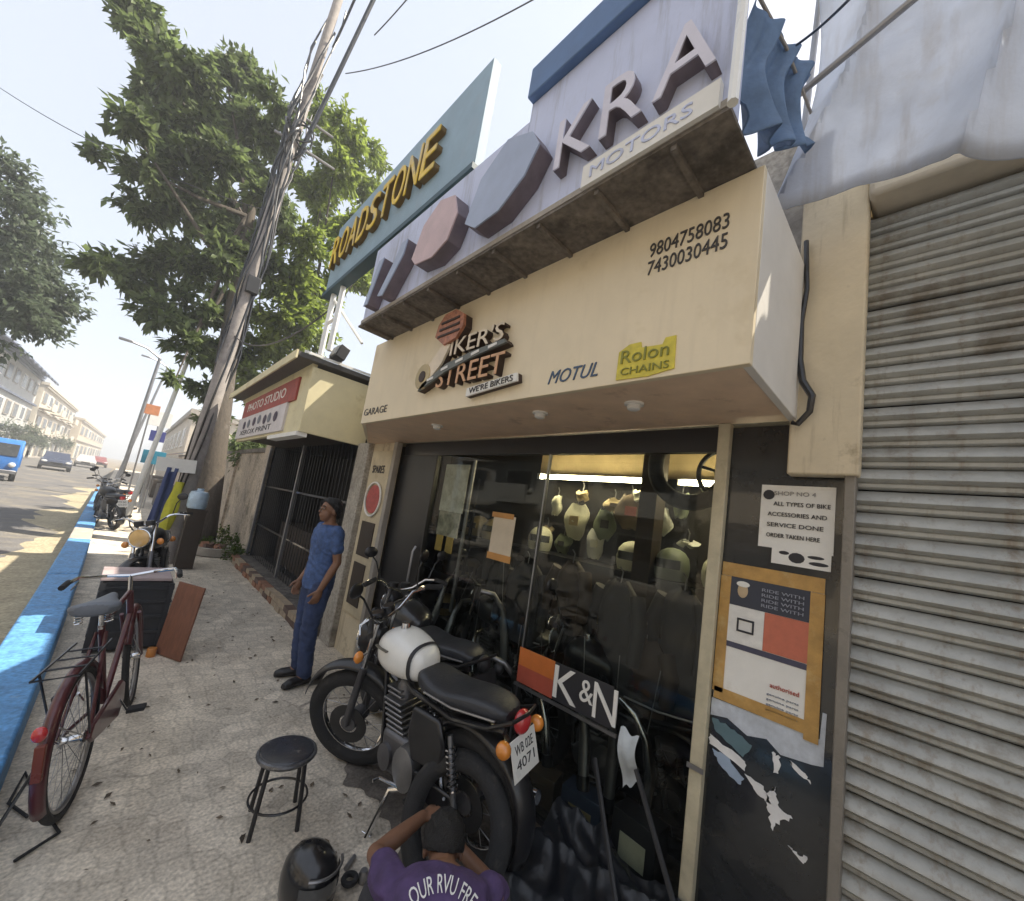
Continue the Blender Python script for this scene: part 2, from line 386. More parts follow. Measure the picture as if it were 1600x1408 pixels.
# board on the pillar with a red round emblem and dark panels
sb = thing('pillar_sign', 'tall narrow signboard with red round emblem on the pillar left of the shop door', 'sign', (2.05, 4.3, .3))
m_signcream = M('sign_cream', (.55, .47, .32), .6, bump=.05, dirt=((.35, .28, .17), 5, .55, .6))
mb = MB(); mb.box(2.03, 2.058, 4.06, 4.55, .45, 2.28); mb.build('board', m_signcream, sb, bevel=.003)
mb = MB(); mb.lathe([(.0, 0), (.16, 0), (.16, .012), (0, .012)], (2.018, 4.3, 1.72), 24, 'X', cap=False); mb.build('emblem', M('emblem_red', (.42, .08, .07), .6, var=.3, scale=18, bump=.05), sb)
mb = MB(); mb.torus((2.016, 4.3, 1.72), .19, .012, 'X', 28, 6); mb.build('emblem_ring', m_paper, sb)
for z0, z1, s_ in ((1.08, 1.46, 0), (.55, 1.0, .03)):
    mb = MB(); mb.box(2.020, 2.030, 4.14 + s_, 4.46, z0, z1); mb.build('dark_panel', m_darkwood, sb)
text_on('SPARES', facade(2.028, 4.47, 2.02), m_print, sb, .3, .09)

# ------------------------------------------------------------------ cream fascia box
FX, FZ0, FZ1 = 1.35, 2.355, 3.08
fas = thing('fascia_sign', 'cream fascia box over the shop front carrying the raised piston logo and phone numbers', 'shop sign', (FX, 1.9, FZ0))
pl = [(.40, 3.4), (W, 4.9)]
mb = MB(); mb._add([(FX, .40, FZ0), (FX, 3.4, FZ0), (FX, 3.4, FZ1), (FX, .40, FZ1), (FX + .03, .40, FZ0), (FX + .03, 3.43, FZ0), (FX + .03, 3.43, FZ1), (FX + .03, .40, FZ1)],
        [(0,1,2,3),(4,7,6,5),(0,4,5,1),(3,2,6,7),(1,5,6,2),(0,3,7,4)]); mb.build('front_panel', m_cream, fas, bevel=.003)
mb = MB(); mb.box(FX + .03, W, .40, .43, FZ0 + .002, FZ1); mb.build('side_panel', M('white_panel', (.74, .71, .66), .5, var=.06, bump=.05), fas, bevel=.003)
mb = MB(); mb._add([(FX + .03, 3.43, FZ0), (W, 4.9, FZ0 + .02), (W, 4.9, FZ1), (FX + .03, 3.43, FZ1), (FX + .05, 3.40, FZ0), (W, 4.87, FZ0 + .02), (W, 4.87, FZ1), (FX + .05, 3.40, FZ1)],
        [(0,1,2,3),(4,7,6,5),(0,4,5,1),(3,2,6,7),(1,5,6,2),(0,3,7,4)]); mb.build('end_panel', m_cream, fas)
zs = lambda x: FZ0 + .004 + (x - FX) / (W - FX) * .02
mb = MB(); mb._add([(FX + .03, .43, zs(FX)), (FX + .03, 3.40, zs(FX)), (W, 4.86, zs(W)), (W, .43, zs(W)), (FX + .03, .43, zs(FX) + .02), (FX + .03, 3.40, zs(FX) + .02), (W, 4.86, zs(W) + .02), (W, .43, zs(W) + .02)],
        [(0,1,2,3),(4,7,6,5),(0,4,5,1),(3,2,6,7),(1,5,6,2),(0,3,7,4)]); mb.build('soffit', m_peach, fas)
mb = MB(); mb._add([(FX + .03, .43, FZ1 - .02), (FX + .03, 3.40, FZ1 - .02), (W, 4.86, FZ1 - .02), (W, .43, FZ1 - .02), (FX + .03, .43, FZ1 - .01), (FX + .03, 3.40, FZ1 - .01), (W, 4.86, FZ1 - .01), (W, .43, FZ1 - .01)],
        [(0,3,2,1),(4,5,6,7),(0,1,5,4),(3,7,6,2),(1,2,6,5),(0,4,7,3)]); mb.build('top_panel', m_conc, fas)
for y, x in ((1.52, 1.6), (.95, 1.62), (2.6, 1.62)):
    mb = MB(); mb.lathe([(.022, -.035), (.03, -.03), (.03, -.012), (.045, -.01), (.045, .0)], (x, y, zs(x)), 14); mb.build('spotlight', m_paper, fas)
m_vin = M('vinyl_black', (.05, .045, .04), .5, var=.35, scale=30, bump=0)
text_on('9804758083', facade(FX, .80, 2.885), m_vin, fas, .30, .062)
text_on('7430030445', facade(FX, .80, 2.805), m_vin, fas, .30, .062)
text_on('GARAGE', facade(FX, 3.36, 2.42), m_vin, fas, .42, .06)
text_on('MOTUL', facade(FX, 1.26, 2.405), M('vinyl_blue', (.05, .09, .16), .5, var=.3, scale=30, bump=0), fas, .28, .065, shear=.3)
# yellow sticker with notched top
ys_ = thing('yellow_sticker', 'yellow cut-out sticker with green lettering low on the cream fascia', 'sticker', (FX, .76, 2.37))
mb = MB(); mb.prism([(.885, 2.37), (.885, 2.49), (.84, 2.515), (.79, 2.515), (.785, 2.49), (.70, 2.485), (.69, 2.51), (.65, 2.51), (.645, 2.38), (.75, 2.365)], FX - .005, FX + .001)
mb.build('backing', M('sticker_yellow', (.62, .52, .06), .5, var=.2, scale=30, bump=0), ys_)
m_green = M('sticker_green', (.22, .22, .03), .5, bump=0)
text_on('Rolon', facade(FX - .005, .87, 2.435), m_green, ys_, .2, .055); text_on('CHAINS', facade(FX - .005, .865, 2.385), m_green, ys_, .2, .03)
# raised logo
logo = thing('piston_logo', 'raised piston and road logo reading bikers street on the cream fascia', 'shop logo', (FX, 2.0, 2.45))
m_rust = M('logo_copper', (.40, .17, .10), .5, var=.5, scale=30, bump=.1); m_lcream = M('logo_cream', (.72, .62, .48), .5, bump=.05); m_side = M('logo_dark', (.05, .03, .022), .6, bump=0)
m_lroad = M('logo_road', (.15, .16, .15), .6, bump=.1); m_lorange = M('logo_orange', (.62, .36, .2), .5, var=.2, scale=20, bump=0)
def raised(name, poly, x0, x1, mat, parent):
    a = MB().prism(poly, x1, FX).build(name + '_edge', m_side, parent)
    b = MB().prism(poly, x0, x1).build(name, mat, parent); return b
circ = lambda cy, cz, r, n=16, sy=1, sz=1: [(cy + r * sy * math.cos(2 * math.pi * i / n), cz + r * sz * math.sin(2 * math.pi * i / n)) for i in range(n)]
raised('piston_head', [(2.28, 2.86), (2.26, 2.94), (2.20, 3.0), (2.08, 3.005), (1.985, 2.95), (1.97, 2.87), (2.03, 2.80), (2.16, 2.78)], FX - .07, FX - .05, m_rust, logo)
for k in range(3): MB().box(FX - .076, FX - .071, 2.0 + .01 * k, 2.24 - .01 * k, 2.84 + .045 * k, 2.855 + .045 * k).build('piston_ring', m_side, logo)
raised('connecting_rod', [(2.20, 2.79), (2.10, 2.78), (2.17, 2.66), (2.28, 2.57), (2.38, 2.62)], FX - .055, FX - .04, m_lcream, logo)
raised('big_end', circ(2.37, 2.60, .09), FX - .06, FX - .045, M('logo_olive', (.45, .36, .2), .5, bump=0), logo)
MB().prism(circ(2.37, 2.60, .04), FX - .064, FX - .058).build('big_end_eye', m_side, logo)
def raised_text(s, y, z, wd, h, mat):
    text_on(s, facade(FX, y, z), m_side, logo, wd, h, .044, 'letter_sides'); text_on(s, facade(FX - .0445, y, z), mat, logo, wd, h, .004, 'lettering')
raised_text("IKER'S", 2.10, 2.70, .50, .11, m_lcream)
raised('road_bar', [(2.40, 2.50), (2.36, 2.545), (2.1, 2.645), (1.85, 2.675), (1.57, 2.69), (1.55, 2.665), (1.85, 2.635), (2.1, 2.59)], FX - .06, FX - .045, m_lroad, logo)
for k in range(5):
    y = 2.26 - k * .15; z = float(np.interp(-y, [-2.4, -2.1, -1.85, -1.55], [2.52, 2.618, 2.655, 2.678])); 
    MB().cbox((FX - .062, y, z), (.004, .07, .016), (math.atan2(-.03, .2), 0, 0)).build('road_dash', m_paper, logo)
raised_text('STREET', 2.20, 2.50, .64, .125, m_lorange)
raised('tagline_bar', [(1.86, 2.405), (1.86, 2.455), (1.45, 2.485), (1.44, 2.44)], FX - .04, FX - .028, m_paper, logo)
text_on("WE'RE BIKERS", Matrix.Translation((0, 0, 0)) @ facade(FX - .04, 1.83, 2.418) @ Matrix.Rotation(R(4), 4, 'Z'), m_vin, logo, .36, .035)

# ------------------------------------------------------------------ billboard above the fascia
BX = 1.10
bb = thing('letter_billboard', 'pale lavender billboard with big block letters above the cream fascia', 'billboard', (BX, 1.8, 3.08))
m_bb = M('board_lavender', (.56, .61, .80), .5, var=.08, scale=3, bump=.05, dirt=((.36, .38, .46), 1.5, .55, .5), streak=((.3, .31, .36), 2))
mb = MB(); mb.box(BX, BX + .06, 1.42, 3.15, 3.10, 3.75); mb.build('board', m_bb, bb)
mb = MB(); mb.box(BX, BX + .06, .43, 1.417, 3.10, 3.85); mb.build('board', m_bb, bb)
mb = MB(); mb.box(BX - .04, BX + .10, .43, 1.42, 3.853, 4.03); mb.build('top_beam', M('beam_blue', (.11, .19, .36), .6, var=.15, bump=.1), bb, bevel=.006)
mb = MB(); mb.box(BX - .01, W, .43, 3.2, 3.083, 3.097); mb.build('ledge', m_conc, bb)
for k in range(9):
    y = .6 + k * .31
    mb = MB(); mb.box(BX + .0, FX + .02, y, y + .02, 3.062, 3.082); mb.build('ledge_batten', m_conc, bb)
mb = MB(); mb.box(BX - .014, BX - .002, .43, 3.15, 3.098, 3.125); mb.build('edge_trim', m_kerbgrey, bb)
for y in (.6, 1.4, 2.2, 3.0): mb = MB(); mb.tube([(BX + .08, y, 3.1), (BX + .08, y, 3.72)], .02, 6); mb.tube([(BX + .08, y, 3.65), (W, y, 3.12)], .015, 6); mb.build('back_stay', m_steel, bb)
m_pinkface = M('letter_pink', (.56, .42, .43), .5, var=.15, bump=.05); m_paleface = M('letter_pale', (.66, .64, .73), .5, var=.1, bump=.05); m_lavface = M('letter_blue', (.36, .42, .56), .5, var=.12, bump=.05); m_ledge = M('letter_side', (.17, .14, .16), .6, var=.3, bump=.1)
def block(poly, mat, d=.09):
    e = MB().prism(poly, BX - d, BX).build('block_letter', m_ledge, bb, bevel=.004)
    MB().prism([(a, b) for a, b in poly], BX - d - .008, BX - d).build('letter_face', mat, e)
block([(2.93, 3.14), (2.87, 3.14), (2.72, 3.46), (2.80, 3.46)], m_lavface)
block([(2.70, 3.15), (2.62, 3.13), (2.40, 3.36), (2.38, 3.46), (2.46, 3.46), (2.52, 3.36)], m_lavface)
block([(2.26, 3.26), (2.20, 3.20), (2.0, 3.17), (1.86, 3.22), (1.80, 3.36), (1.86, 3.50), (2.02, 3.55), (2.18, 3.46)], m_pinkface)
block([(1.70, 3.24), (1.60, 3.17), (1.42, 3.18), (1.27, 3.28), (1.20, 3.40), (1.26, 3.50), (1.44, 3.58), (1.62, 3.46)], m_lavface)
for ch, y, wd in (('K', 1.13, .19), ('R', .90, .18), ('A', .68, .21)):
    e = text_on(ch, facade(BX, y, 3.25), m_ledge, bb, wd, .24, .05, 'block_letter'); text_on(ch, facade(BX - .0505, y, 3.25), m_paleface, e, wd, .24, .006, 'letter_face')
mb = MB(); mb.box(BX - .03, BX - .002, .46, .98, 3.10, 3.20); mb.build('strip_panel', m_paper, bb)
text_on('MOTORS', facade(BX - .03, .94, 3.125), m_bb, bb, .4, .05)
mb = MB(); mb.tube([(BX - .05, .41, 3.05), (BX - .05, .40, 4.1)], .016, 8); mb.build('white_pipe', m_white, bb)

# yellow lettered sign on posts beyond
yx = 1.3
ysn = thing('yellow_letter_sign', 'blue-grey signboard with yellow raised letters on posts over the small kiosk', 'sign', (yx, 4, 3.4))
m_ysb = M('board_bluegrey', (.27, .38, .46), .55, var=.15, scale=3, bump=.08, dirt=((.3, .36, .42), 2, .55, .5))
mb = MB(); mb.box(yx, yx + .07, 2.22, 5.22, 4.15, 5.05); mb.build('board', m_ysb, ysn)
mb = MB(); mb.box(yx - .03, yx + .09, 2.20, 5.24, 4.10, 4.147); mb.build('bottom_rail', M('rail_teal', (.03, .07, .09), .5, bump=.05), ysn)
m_yl = M('letter_yellow', (.78, .53, .04), .5, var=.25, scale=9, bump=.05, dirt=((.6, .5, .33), 3, .5, .7)); m_yside = M('letter_brown', (.16, .10, .03), .6, bump=0)
for k, ch in enumerate('ROADSTONE'):
    y = 5.10 - k * .265
    e = text_on(ch, facade(yx, y, 4.42), m_yside, ysn, .225, .40, .05, 'block_letter'); text_on(ch, facade(yx - .0505, y, 4.42), m_yl, e, .225, .40, .008, 'letter_face')
for y in (5.02, 4.72, 2.5):
    mb = MB(); mb.tube([(yx + .05, y, 3.31 if y > 4.5 else 3.09), (yx + .05, y, 4.12)], .032, 8); mb.build('post', m_white, ysn)
mb = MB(); mb.tube([(yx + .05, 5.02, 3.72), (yx + .05, 4.72, 3.72)], .02, 6); mb.tube([(yx + .05, 5.02, 4.05), (yx + .35, 4.6, 3.5)], .018, 6); mb.build('brace', m_white, ysn)

# ------------------------------------------------------------------ kiosk beyond the shop
ki = thing('kiosk', 'small cream kiosk shop with black shuttered opening next to the motorcycle shop', 'kiosk', (W, 7.3, 0))
m_kcream = M('kiosk_cream', (.68, .61, .39), .7, var=.1, scale=3, bump=.15, dirt=((.36, .28, .10), 2.5, .55, .5))
mb = MB(); mb.box(1.30, 2.1, 5.0, 5.06, 2.36, 3.15); mb.build('side_panel', m_kcream, ki, bevel=.004)
mb = MB(); mb.box(1.30, 1.36, 5.06, 8.9, 2.36, 3.15); mb.build('front_panel', m_kcream, ki)
mb = MB(); mb.box(1.36, 2.1, 5.06, 8.9, 2.42, 2.46); mb.build('soffit', m_darkwood, ki)
mb = MB(); mb.box(1.10, 2.3, 4.955, 9.3, 3.20, 3.26); mb.build('roof', M('roof_sheet', (.09, .085, .08), .6, var=.3, bump=.3), ki, bevel=.006)
mb = MB(); mb.box(1.08, 1.10, 4.95, 9.3, 3.17, 3.27); mb.build('eave_trim', m_kcream, ki)
mb = MB(); mb.box(1.16, 2.2, 4.94, 4.955, 3.262, 3.29); mb.build('verge_trim', m_white, ki)
mb = MB(); mb.box(1.30, 1.36, 5.06, 9.2, 3.153, 3.2); mb.build('eave_board', m_kcream, ki)
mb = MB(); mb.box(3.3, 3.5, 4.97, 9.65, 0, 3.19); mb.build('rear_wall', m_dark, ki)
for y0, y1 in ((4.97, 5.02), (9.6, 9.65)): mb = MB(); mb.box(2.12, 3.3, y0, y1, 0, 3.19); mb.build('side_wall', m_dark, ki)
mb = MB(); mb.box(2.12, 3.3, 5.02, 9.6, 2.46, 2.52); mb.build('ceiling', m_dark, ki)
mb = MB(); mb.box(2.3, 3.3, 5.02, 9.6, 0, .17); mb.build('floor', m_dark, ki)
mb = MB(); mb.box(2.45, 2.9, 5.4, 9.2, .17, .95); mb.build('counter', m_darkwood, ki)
mb = MB(); mb.box(2.05, 2.3, 9.65, 10.1, 0, 2.6); mb.build('end_wall', m_wall, ki)
for k in range(34):
    y = 5.12 + k * .134
    if abs(y - 7.33) > .06: MB().tube([(2.12, y, .17), (2.12, y, 2.44)], .007, 5).build('grille_bar', m_black, ki)
for z in (.8, 1.6): MB().box(2.11, 2.13, 5.02, 9.6, z, z + .03).build('grille_rail', m_black, ki)
for y in (7.33, 9.6): mb = MB(); mb.box(2.03, 2.07, y - .03, y + .03, .2, 2.42); mb.build('door_post', m_steel, ki)
mb = MB(); mb.box(1.28, 1.40, 5.02, 6.4, 2.31, 2.36); mb.build('lower_trim', m_paper, ki)
# front sign: red top, white lower half
ks = thing('kiosk_sign', 'red and white signboard with dark figures on the kiosk front', 'sign', (1.29, 6.9, 2.4))
m_kred = M('sign_red', (.33, .06, .045), .6, var=.35, scale=9, bump=.05)
mb = MB(); mb.box(1.275, 1.30, 5.4, 8.7, 2.78, 3.08); mb.build('red_panel', m_kred, ks)
mb = MB(); mb.box(1.272, 1.30, 5.7, 8.9, 2.40, 2.777); mb.build('white_panel', M('sign_white', (.62, .58, .58), .6, var=.12, scale=6, bump=.05), ks)
text_on('PHOTO STUDIO', facade(1.275, 8.3, 2.87), m_paper, ks, 2.4, .14)
for k in range(7):
    y = 6.1 + k * .36 + random.uniform(-.06, .06); mb = MB(); mb.ball((1.268, y, 2.64 + random.uniform(-.02, .02)), (.006, .11, .075), 8, 6); mb.build('printed_figure', M('figure_ink%d' % (k % 2), ((.05, .03, .06), (.16, .17, .2))[k % 2], .6, bump=0), ks)
text_on('XEROX PRINT', facade(1.272, 8.5, 2.45), m_print, ks, 2.2, .08)
# brick step under it
step = thing('brick_step', 'worn step of loose red and cream bricks along the foot of the kiosk', 'step', (1.9, 7.3, 0))
mb = MB(); mb.box(1.93, 2.3, 5.0, 9.65, 0, .16); mb.build('core', m_conc, step)
m_br = [M('brick_a', (.30, .15, .09), .9, var=.3, bump=.5, pos=True), M('brick_b', (.42, .33, .23), .9, var=.3, bump=.5), M('brick_c', (.14, .09, .07), .9, var=.3, bump=.5)]
bm_ = [MB().box(-.055, .055, -.115, .115, 0, .07).mesh('brick', m, False) for m in m_br]
for c in range(2):
    for k in range(19):
        o = bpy.data.objects.new('brick', random.choice(bm_[:2] + bm_)); COL.objects.link(o); o.parent = step
        o.location = (1.90 - 1.9 - .03 + random.uniform(-.012, .012), 5.12 + k * .245 + (c % 2) * .12 - 7.3, .004 + c * .08); o.rotation_euler = (0, 0, random.uniform(-.06, .06))
    
# floodlight box on the kiosk roof corner
fl = thing('floodlight', 'small dark floodlight on the kiosk roof beside the cream fascia', 'floodlight', (1.55, 4.9, 3.27))
mb = MB(); mb.cbox((1.55, 4.98, 3.40), (.12, .24, .17), (0, .3, 0)); mb.build('housing', m_dkplastic, fl, bevel=.01)
mb = MB(); mb.cbox((1.485, 4.98, 3.42), (.01, .20, .13), (0, .3, 0)); mb.build('lens', M('lamp_glass', (.35, .35, .33), .1, bump=0), fl)
mb = MB(); mb.tube([(1.58, 4.98, 3.27), (1.58, 4.98, 3.36)], .02, 6); mb.build('bracket', m_steel, fl)

# ------------------------------------------------------------------ glass front, right bay
gf = thing('glazed_front', 'dark glazed shop front with pale yellow post and joint lines', 'glazed front', (W, 2.4, 0))
m_glass = glass_mat('shop_glass', (.78, .80, .78))
m_post = M('post_yellowed', (.50, .45, .32), .6, var=.2, scale=9, bump=.15, dirt=((.22, .19, .13), 8, .6, .7))
mb = MB(); mb.box(2.06, 2.115, .672, .728, 0, 2.375); mb.build('post', m_post, gf, bevel=.005)
mb = MB(); mb.box(2.05, 2.056, .665, .735, .78, .80); mb.build('post_bolt', m_steel, gf)
mb = MB(); mb.box(2.12, 2.128, .735, 1.85, .06, 2.37); mb.build('pane', m_glass, gf, smooth=False)
mb = MB(); mb.box(2.12, 2.128, 1.86, 3.25, .06, 2.37); mb.build('pane', m_glass, gf, smooth=False)
mb = MB(); mb.box(2.11, 2.135, .735, 3.25, .0, .06); mb.build('sill', m_black, gf)
mb = MB(); mb.box(2.105, 2.15, .735, 3.93, 2.24, 2.37); mb.build('head_rail', m_black, gf)
mb = MB(); mb.box(2.09, 2.14, 3.25, 3.93, .0, 2.24); mb.build('door_leaf', M('black_door', (.014, .014, .015), .35, bump=.05), gf, bevel=.004)
mb = MB(); mb.tube([(2.075, 3.32, .95), (2.05, 3.32, 1.0), (2.05, 3.32, 1.3), (2.075, 3.32, 1.35)], .012, 8); mb.build('door_handle', m_steel, gf)
mb = MB(); mb.box(2.112, 2.14, 1.85, 1.86, .06, 2.24); mb.build('pane_joint', m_steel, gf)
mb = MB(); mb.box(2.10, 2.125, .235, .672, 0, 2.36); mb.build('side_panel', M('dark_side_glass', (.022, .024, .026), .18, coat=.6, bump=.02), gf)

# papers on the side panel and on the glass
def sheet(name, label, cat, y0, y1, z0, z1, mat, x=2.098, t=.003, curl=0):
    o = thing(name, label, cat, (x, (y0 + y1) / 2, z0)); mb = MB(); mb.box(x - t, x, y0, y1, z0, z1); mb.build('sheet', mat, o); return o
nb = sheet('notice_board', 'white notice with lines of black text on dark panel beside the shutter', 'notice', .265, .53, 1.80, 2.08, m_paper)
for k, (s, wd) in enumerate((('SHOP NO 4', .15), ('ALL TYPES OF BIKE', .2), ('ACCESSORIES AND', .21), ('SERVICE DONE', .2), ('ORDER TAKEN HERE', .19))):
    text_on(s, facade(2.095, .50 - (.02 if k < 2 else 0), 2.035 - k * .047), m_print if k else m_steel, nb, wd, .018)
mb = MB(); mb.lathe([(0, 0), (.022, 0), (.022, .003), (0, .003)], (2.091, .50, 2.035), 14, 'X', cap=False); mb.build('round_mark', m_print, nb)
s2 = sheet('small_notice', 'smaller torn white sheet with black blotches under the white notice', 'notice', .27, .475, 1.735, 1.80, m_paper, x=2.0955)
for y, z, a, b in ((.43, 1.785, .02, .008), (.385, 1.77, .03, .022), (.32, 1.782, .03, .007), (.31, 1.757, .035, .008)): 
    mb = MB(); mb.ball((2.0925, y, z), (.002, a, b), 10, 6); mb.build('blotch', m_print, s2)
po = thing('product_poster', 'product poster taped with a broad ochre frame on the panel right of the post', 'poster', (2.098, .47, 1.1))
m_ochre = M('ochre_tape', (.46, .27, .08), .55, var=.25, scale=14, bump=.2, bscale=40, dirt=((.55, .40, .18), 9, .55, .6))
mb = MB(); mb.box(2.093, 2.098, .285, .662, 1.10, 1.70); mb.build('sheet', m_paper, po)
for a in ((.285, .665, 1.645, 1.705), (.625, .668, 1.13, 1.643), (.283, .33, 1.08, 1.643), (.33, .66, 1.10, 1.15)): mb = MB(); mb.box(2.089, 2.0925, *a); mb.build('tape', m_ochre, po)
pp = [('photo_band', .33, .625, 1.52, 1.645, (.035, .04, .06)), ('orange_block', .33, .485, 1.36, 1.519, (.52, .15, .09)), ('logo_block', .486, .625, 1.36, 1.519, (.72, .71, .68)), ('caption_bar', .33, .625, 1.335, 1.358, (.06, .06, .10))]
for n_, y0, y1, z0, z1, c in pp: mb = MB(); mb.box(2.0905, 2.0928, y0, y1, z0, z1); mb.build(n_, M('poster_' + n_, c, .55, var=.12, scale=20, bump=0), po)
mb = MB(); mb.tube([(2.09, .585, 1.465), (2.09, .585, 1.415), (2.09, .525, 1.415), (2.09, .525, 1.465)], .006, 6, closed=True); mb.build('logo_mark', m_print, po)
mb = MB(); mb.ball((2.0895, .575, 1.59), (.002, .022, .032), 10, 8); mb.build('portrait', M('poster_skin', (.5, .38, .24), .6, bump=0), po)
mb = MB(); mb.ball((2.0885, .575, 1.618), (.002, .028, .013), 10, 8); mb.build('portrait_cap', m_paper, po)
for k in range(4): text_on('RIDE WITH', facade(2.0905, .50, 1.605 - k * .022), M('poster_grey', (.3, .32, .38), .6, bump=0), po, .15, .013)
text_on('authorised', facade(2.093, .45, 1.225), M('poster_redtext', (.45, .1, .08), .6, bump=0), po, .10, .018)
for k in range(4): text_on('genuine parts', facade(2.093, .46, 1.19 - k * .02), M('poster_grey', (.3, .32, .38), .6, bump=0), po, .11, .010)
lp = thing('pale_sheet', 'pale blue torn sheet sticking out under the ochre framed poster', 'sheet', (2.0985, .47, 1.0))
mb = MB(); pts = [(.668, 1.095), (.668, 1.02), (.60, 1.035), (.52, 1.0), (.45, 1.02), (.40, .985), (.30, 1.0), (.265, 1.01), (.262, 1.2), (.275, 1.2), (.28, 1.10)]
mb.prism(pts, 2.0955, 2.0985); mb.build('sheet', M('pale_blue_sheet', (.5, .54, .60), .7, var=.2, scale=20, bump=0), lp)
# sticker shreds
m_shred = [M('shred_white', (.72, .72, .72), .6, bump=0), M('shred_teal', (.10, .17, .20), .5, bump=0), M('shred_blue', (.30, .38, .5), .5, bump=0)]
shl = [('white bar sticker below the poster', [(.664, .90), (.664, .94), (.52, .895), (.52, .86)], 0), ('teal torn sticker below the poster edge', [(.66, 1.01), (.64, .96), (.53, .91), (.50, .97), (.57, 1.0)], 1),
       ('white angular shred of sticker', [(.52, .85), (.45, .84), (.42, .79), (.47, .80)], 0), ('white cross shaped torn sticker', [(.44, .82), (.41, .86), (.40, .80), (.35, .78), (.39, .75), (.41, .70), (.43, .76)], 0),
       ('pale blue streaked shred by the post', [(.65, .885), (.60, .885), (.52, .83), (.54, .80), (.62, .84)], 2), ('small white upright shred', [(.43, .98), (.40, .975), (.405, .92), (.42, .91)], 0),
       ('white hooked shred near the rail', [(.36, .96), (.30, .93), (.31, .95), (.37, .98)], 0), ('small white shred low on the panel', [(.36, .68), (.31, .65), (.30, .68), (.33, .67)], 0)]
def rag(poly, a=.006, n=5):
    out = []; rr = random.Random(len(poly) * 7 + int(poly[0][1] * 1000))
    for i, p in enumerate(poly):
        q = poly[(i + 1) % len(poly)]; out.append(p)
        for k in range(1, n): f = k / n; out.append((p[0] + (q[0] - p[0]) * f + rr.uniform(-a, a), p[1] + (q[1] - p[1]) * f + rr.uniform(-a, a)))
    return out
for lab, p, k in shl: single('torn_sticker', MB().prism(rag(p), 2.096, 2.0985), m_shred[k], lab + ' on the dark side panel', 'sticker', smooth=False)
# paper in the glass with brown ends
gp = thing('glass_notice', 'cream notice with orange tape ends stuck inside the shop glass', 'notice', (2.118, 2.22, 1.42))
mb = MB(); mb.box(2.115, 2.119, 2.10, 2.34, 1.44, 1.76); mb.build('sheet', M('notice_cream', (.6, .52, .4), .7, var=.1, bump=.05), gp)
mb = MB(); mb.box(2.112, 2.1148, 2.12, 2.36, 1.74, 1.78); mb.build('tape', M('orange_tape', (.5, .25, .07), .6, bump=.05), gp)
mb = MB(); mb.box(2.112, 2.1148, 2.09, 2.35, 1.42, 1.47); mb.build('tape', M('orange_tape', (.5, .25, .07), .6, bump=.05), gp, smooth=False)

# ------------------------------------------------------------------ roller shutter of the next shop
rs = thing('roller_shutter', 'closed grey corrugated roller shutter of the neighbouring shop', 'shutter', (W, -1, 0))
m_slat = M('shutter_slat', (.40, .405, .385), .5, .25, pos=True, var=.22, scale=5, bump=.15, dirt=((.17, .14, .10), 3, .53, .7), streak=((.24, .20, .15), 4))
prof = [(.006, 0), (-.006, .005), (-.012, .010), (-.013, .022), (-.010, .026), (-.024, .031), (-.036, .040), (-.034, .047), (-.018, .066), (-.006, .080), (.006, .0845)]
sm = MB(); P2 = prof + [(.012, .0845), (.012, 0)]
sm.prism([(x, z) for x, z in P2], -1.2, 1.2, lambda a, b, d: (a, d, b)); slat_me = sm.mesh('slat', m_slat)
for k in range(38):
    o = bpy.data.objects.new('slat', slat_me); COL.objects.link(o); o.parent = rs
    o.location = (2.115 - W + random.uniform(-.0012, .0012), -.0, .015 + k * .086); o.rotation_euler = (random.uniform(-.003, .003), random.uniform(-.02, .02), 0)
mb = MB(); mb.box(2.045, 2.14, .2, .235, 0, 3.29); mb.build('guide_rail', M('rail_grey', (.24, .22, .19), .6, .3, var=.2, bump=.2, dirt=((.1, .085, .07), 6, .55, .7)), rs, bevel=.004)
mb = MB(); mb.box(1.97, 2.2, -2.3, .19, 3.30, 3.44); mb.build('hood', M('hood_cream', (.56, .50, .40), .7, var=.12, bump=.1, dirt=((.3, .25, .2), 2, .58, .6)), rs, bevel=.02)
nbld = thing('neighbour_building', 'cream plastered building housing the roller shutter at the right', 'building', (2.9, -1.2, 0))
mb = MB(); mb.box(2.2, 3.5, -6, .29, 3.36, 3.5); mb.build('front_wall', m_plaster, nbld)
mb = MB(); mb.box(2.18, 3.5, -6, -2.2, 0, 3.36); mb.build('side_block', m_plaster, nbld)
mb = MB(); mb.box(2.4, 3.5, -2.2, .29, 0, 3.36); mb.build('rear_block', m_dark, nbld)
# canvas canopy over the shutter with its poles
m_canvas = M('canvas', (.62, .66, .74), .85, var=.12, scale=3, bump=.2, trans=.45, dirt=((.52, .52, .53), 2, .55, .6), streak=((.5, .5, .52), 1.5))
cn = thing('canvas_canopy', 'pale canvas canopy sagging in folds above the roller shutter', 'canopy', (2.0, -.9, 3.7))
def canv(u, v):                                       # hangs steeply from a high pole down over the shutter hood
    y = .44 - .10 * (1 - v) - 3.0 * u; x = 1.93 - .16 * v + .25 * (1 - v) * 0
    p_ = u * (30 - 12 * v) + v * 3.2; f = .11 * (abs(math.sin(p_)) ** .55 - .6) + .035 * math.sin(u * 7 + v * 4) + .012 * abs(math.sin(p_ * 2.7 + v * 6))
    return (x + f * (.35 + .65 * v), y + .04 * math.sin(v * 7), 5.3 - (2.12 - .05 * math.sin(u * 20)) * v - .25 * u)
a_ = MB().grid(canv, 260, 30); o = a_.build('cloth', m_canvas, cn); so_ = o.modifiers.new('thick', 'SOLIDIFY'); so_.thickness = .006
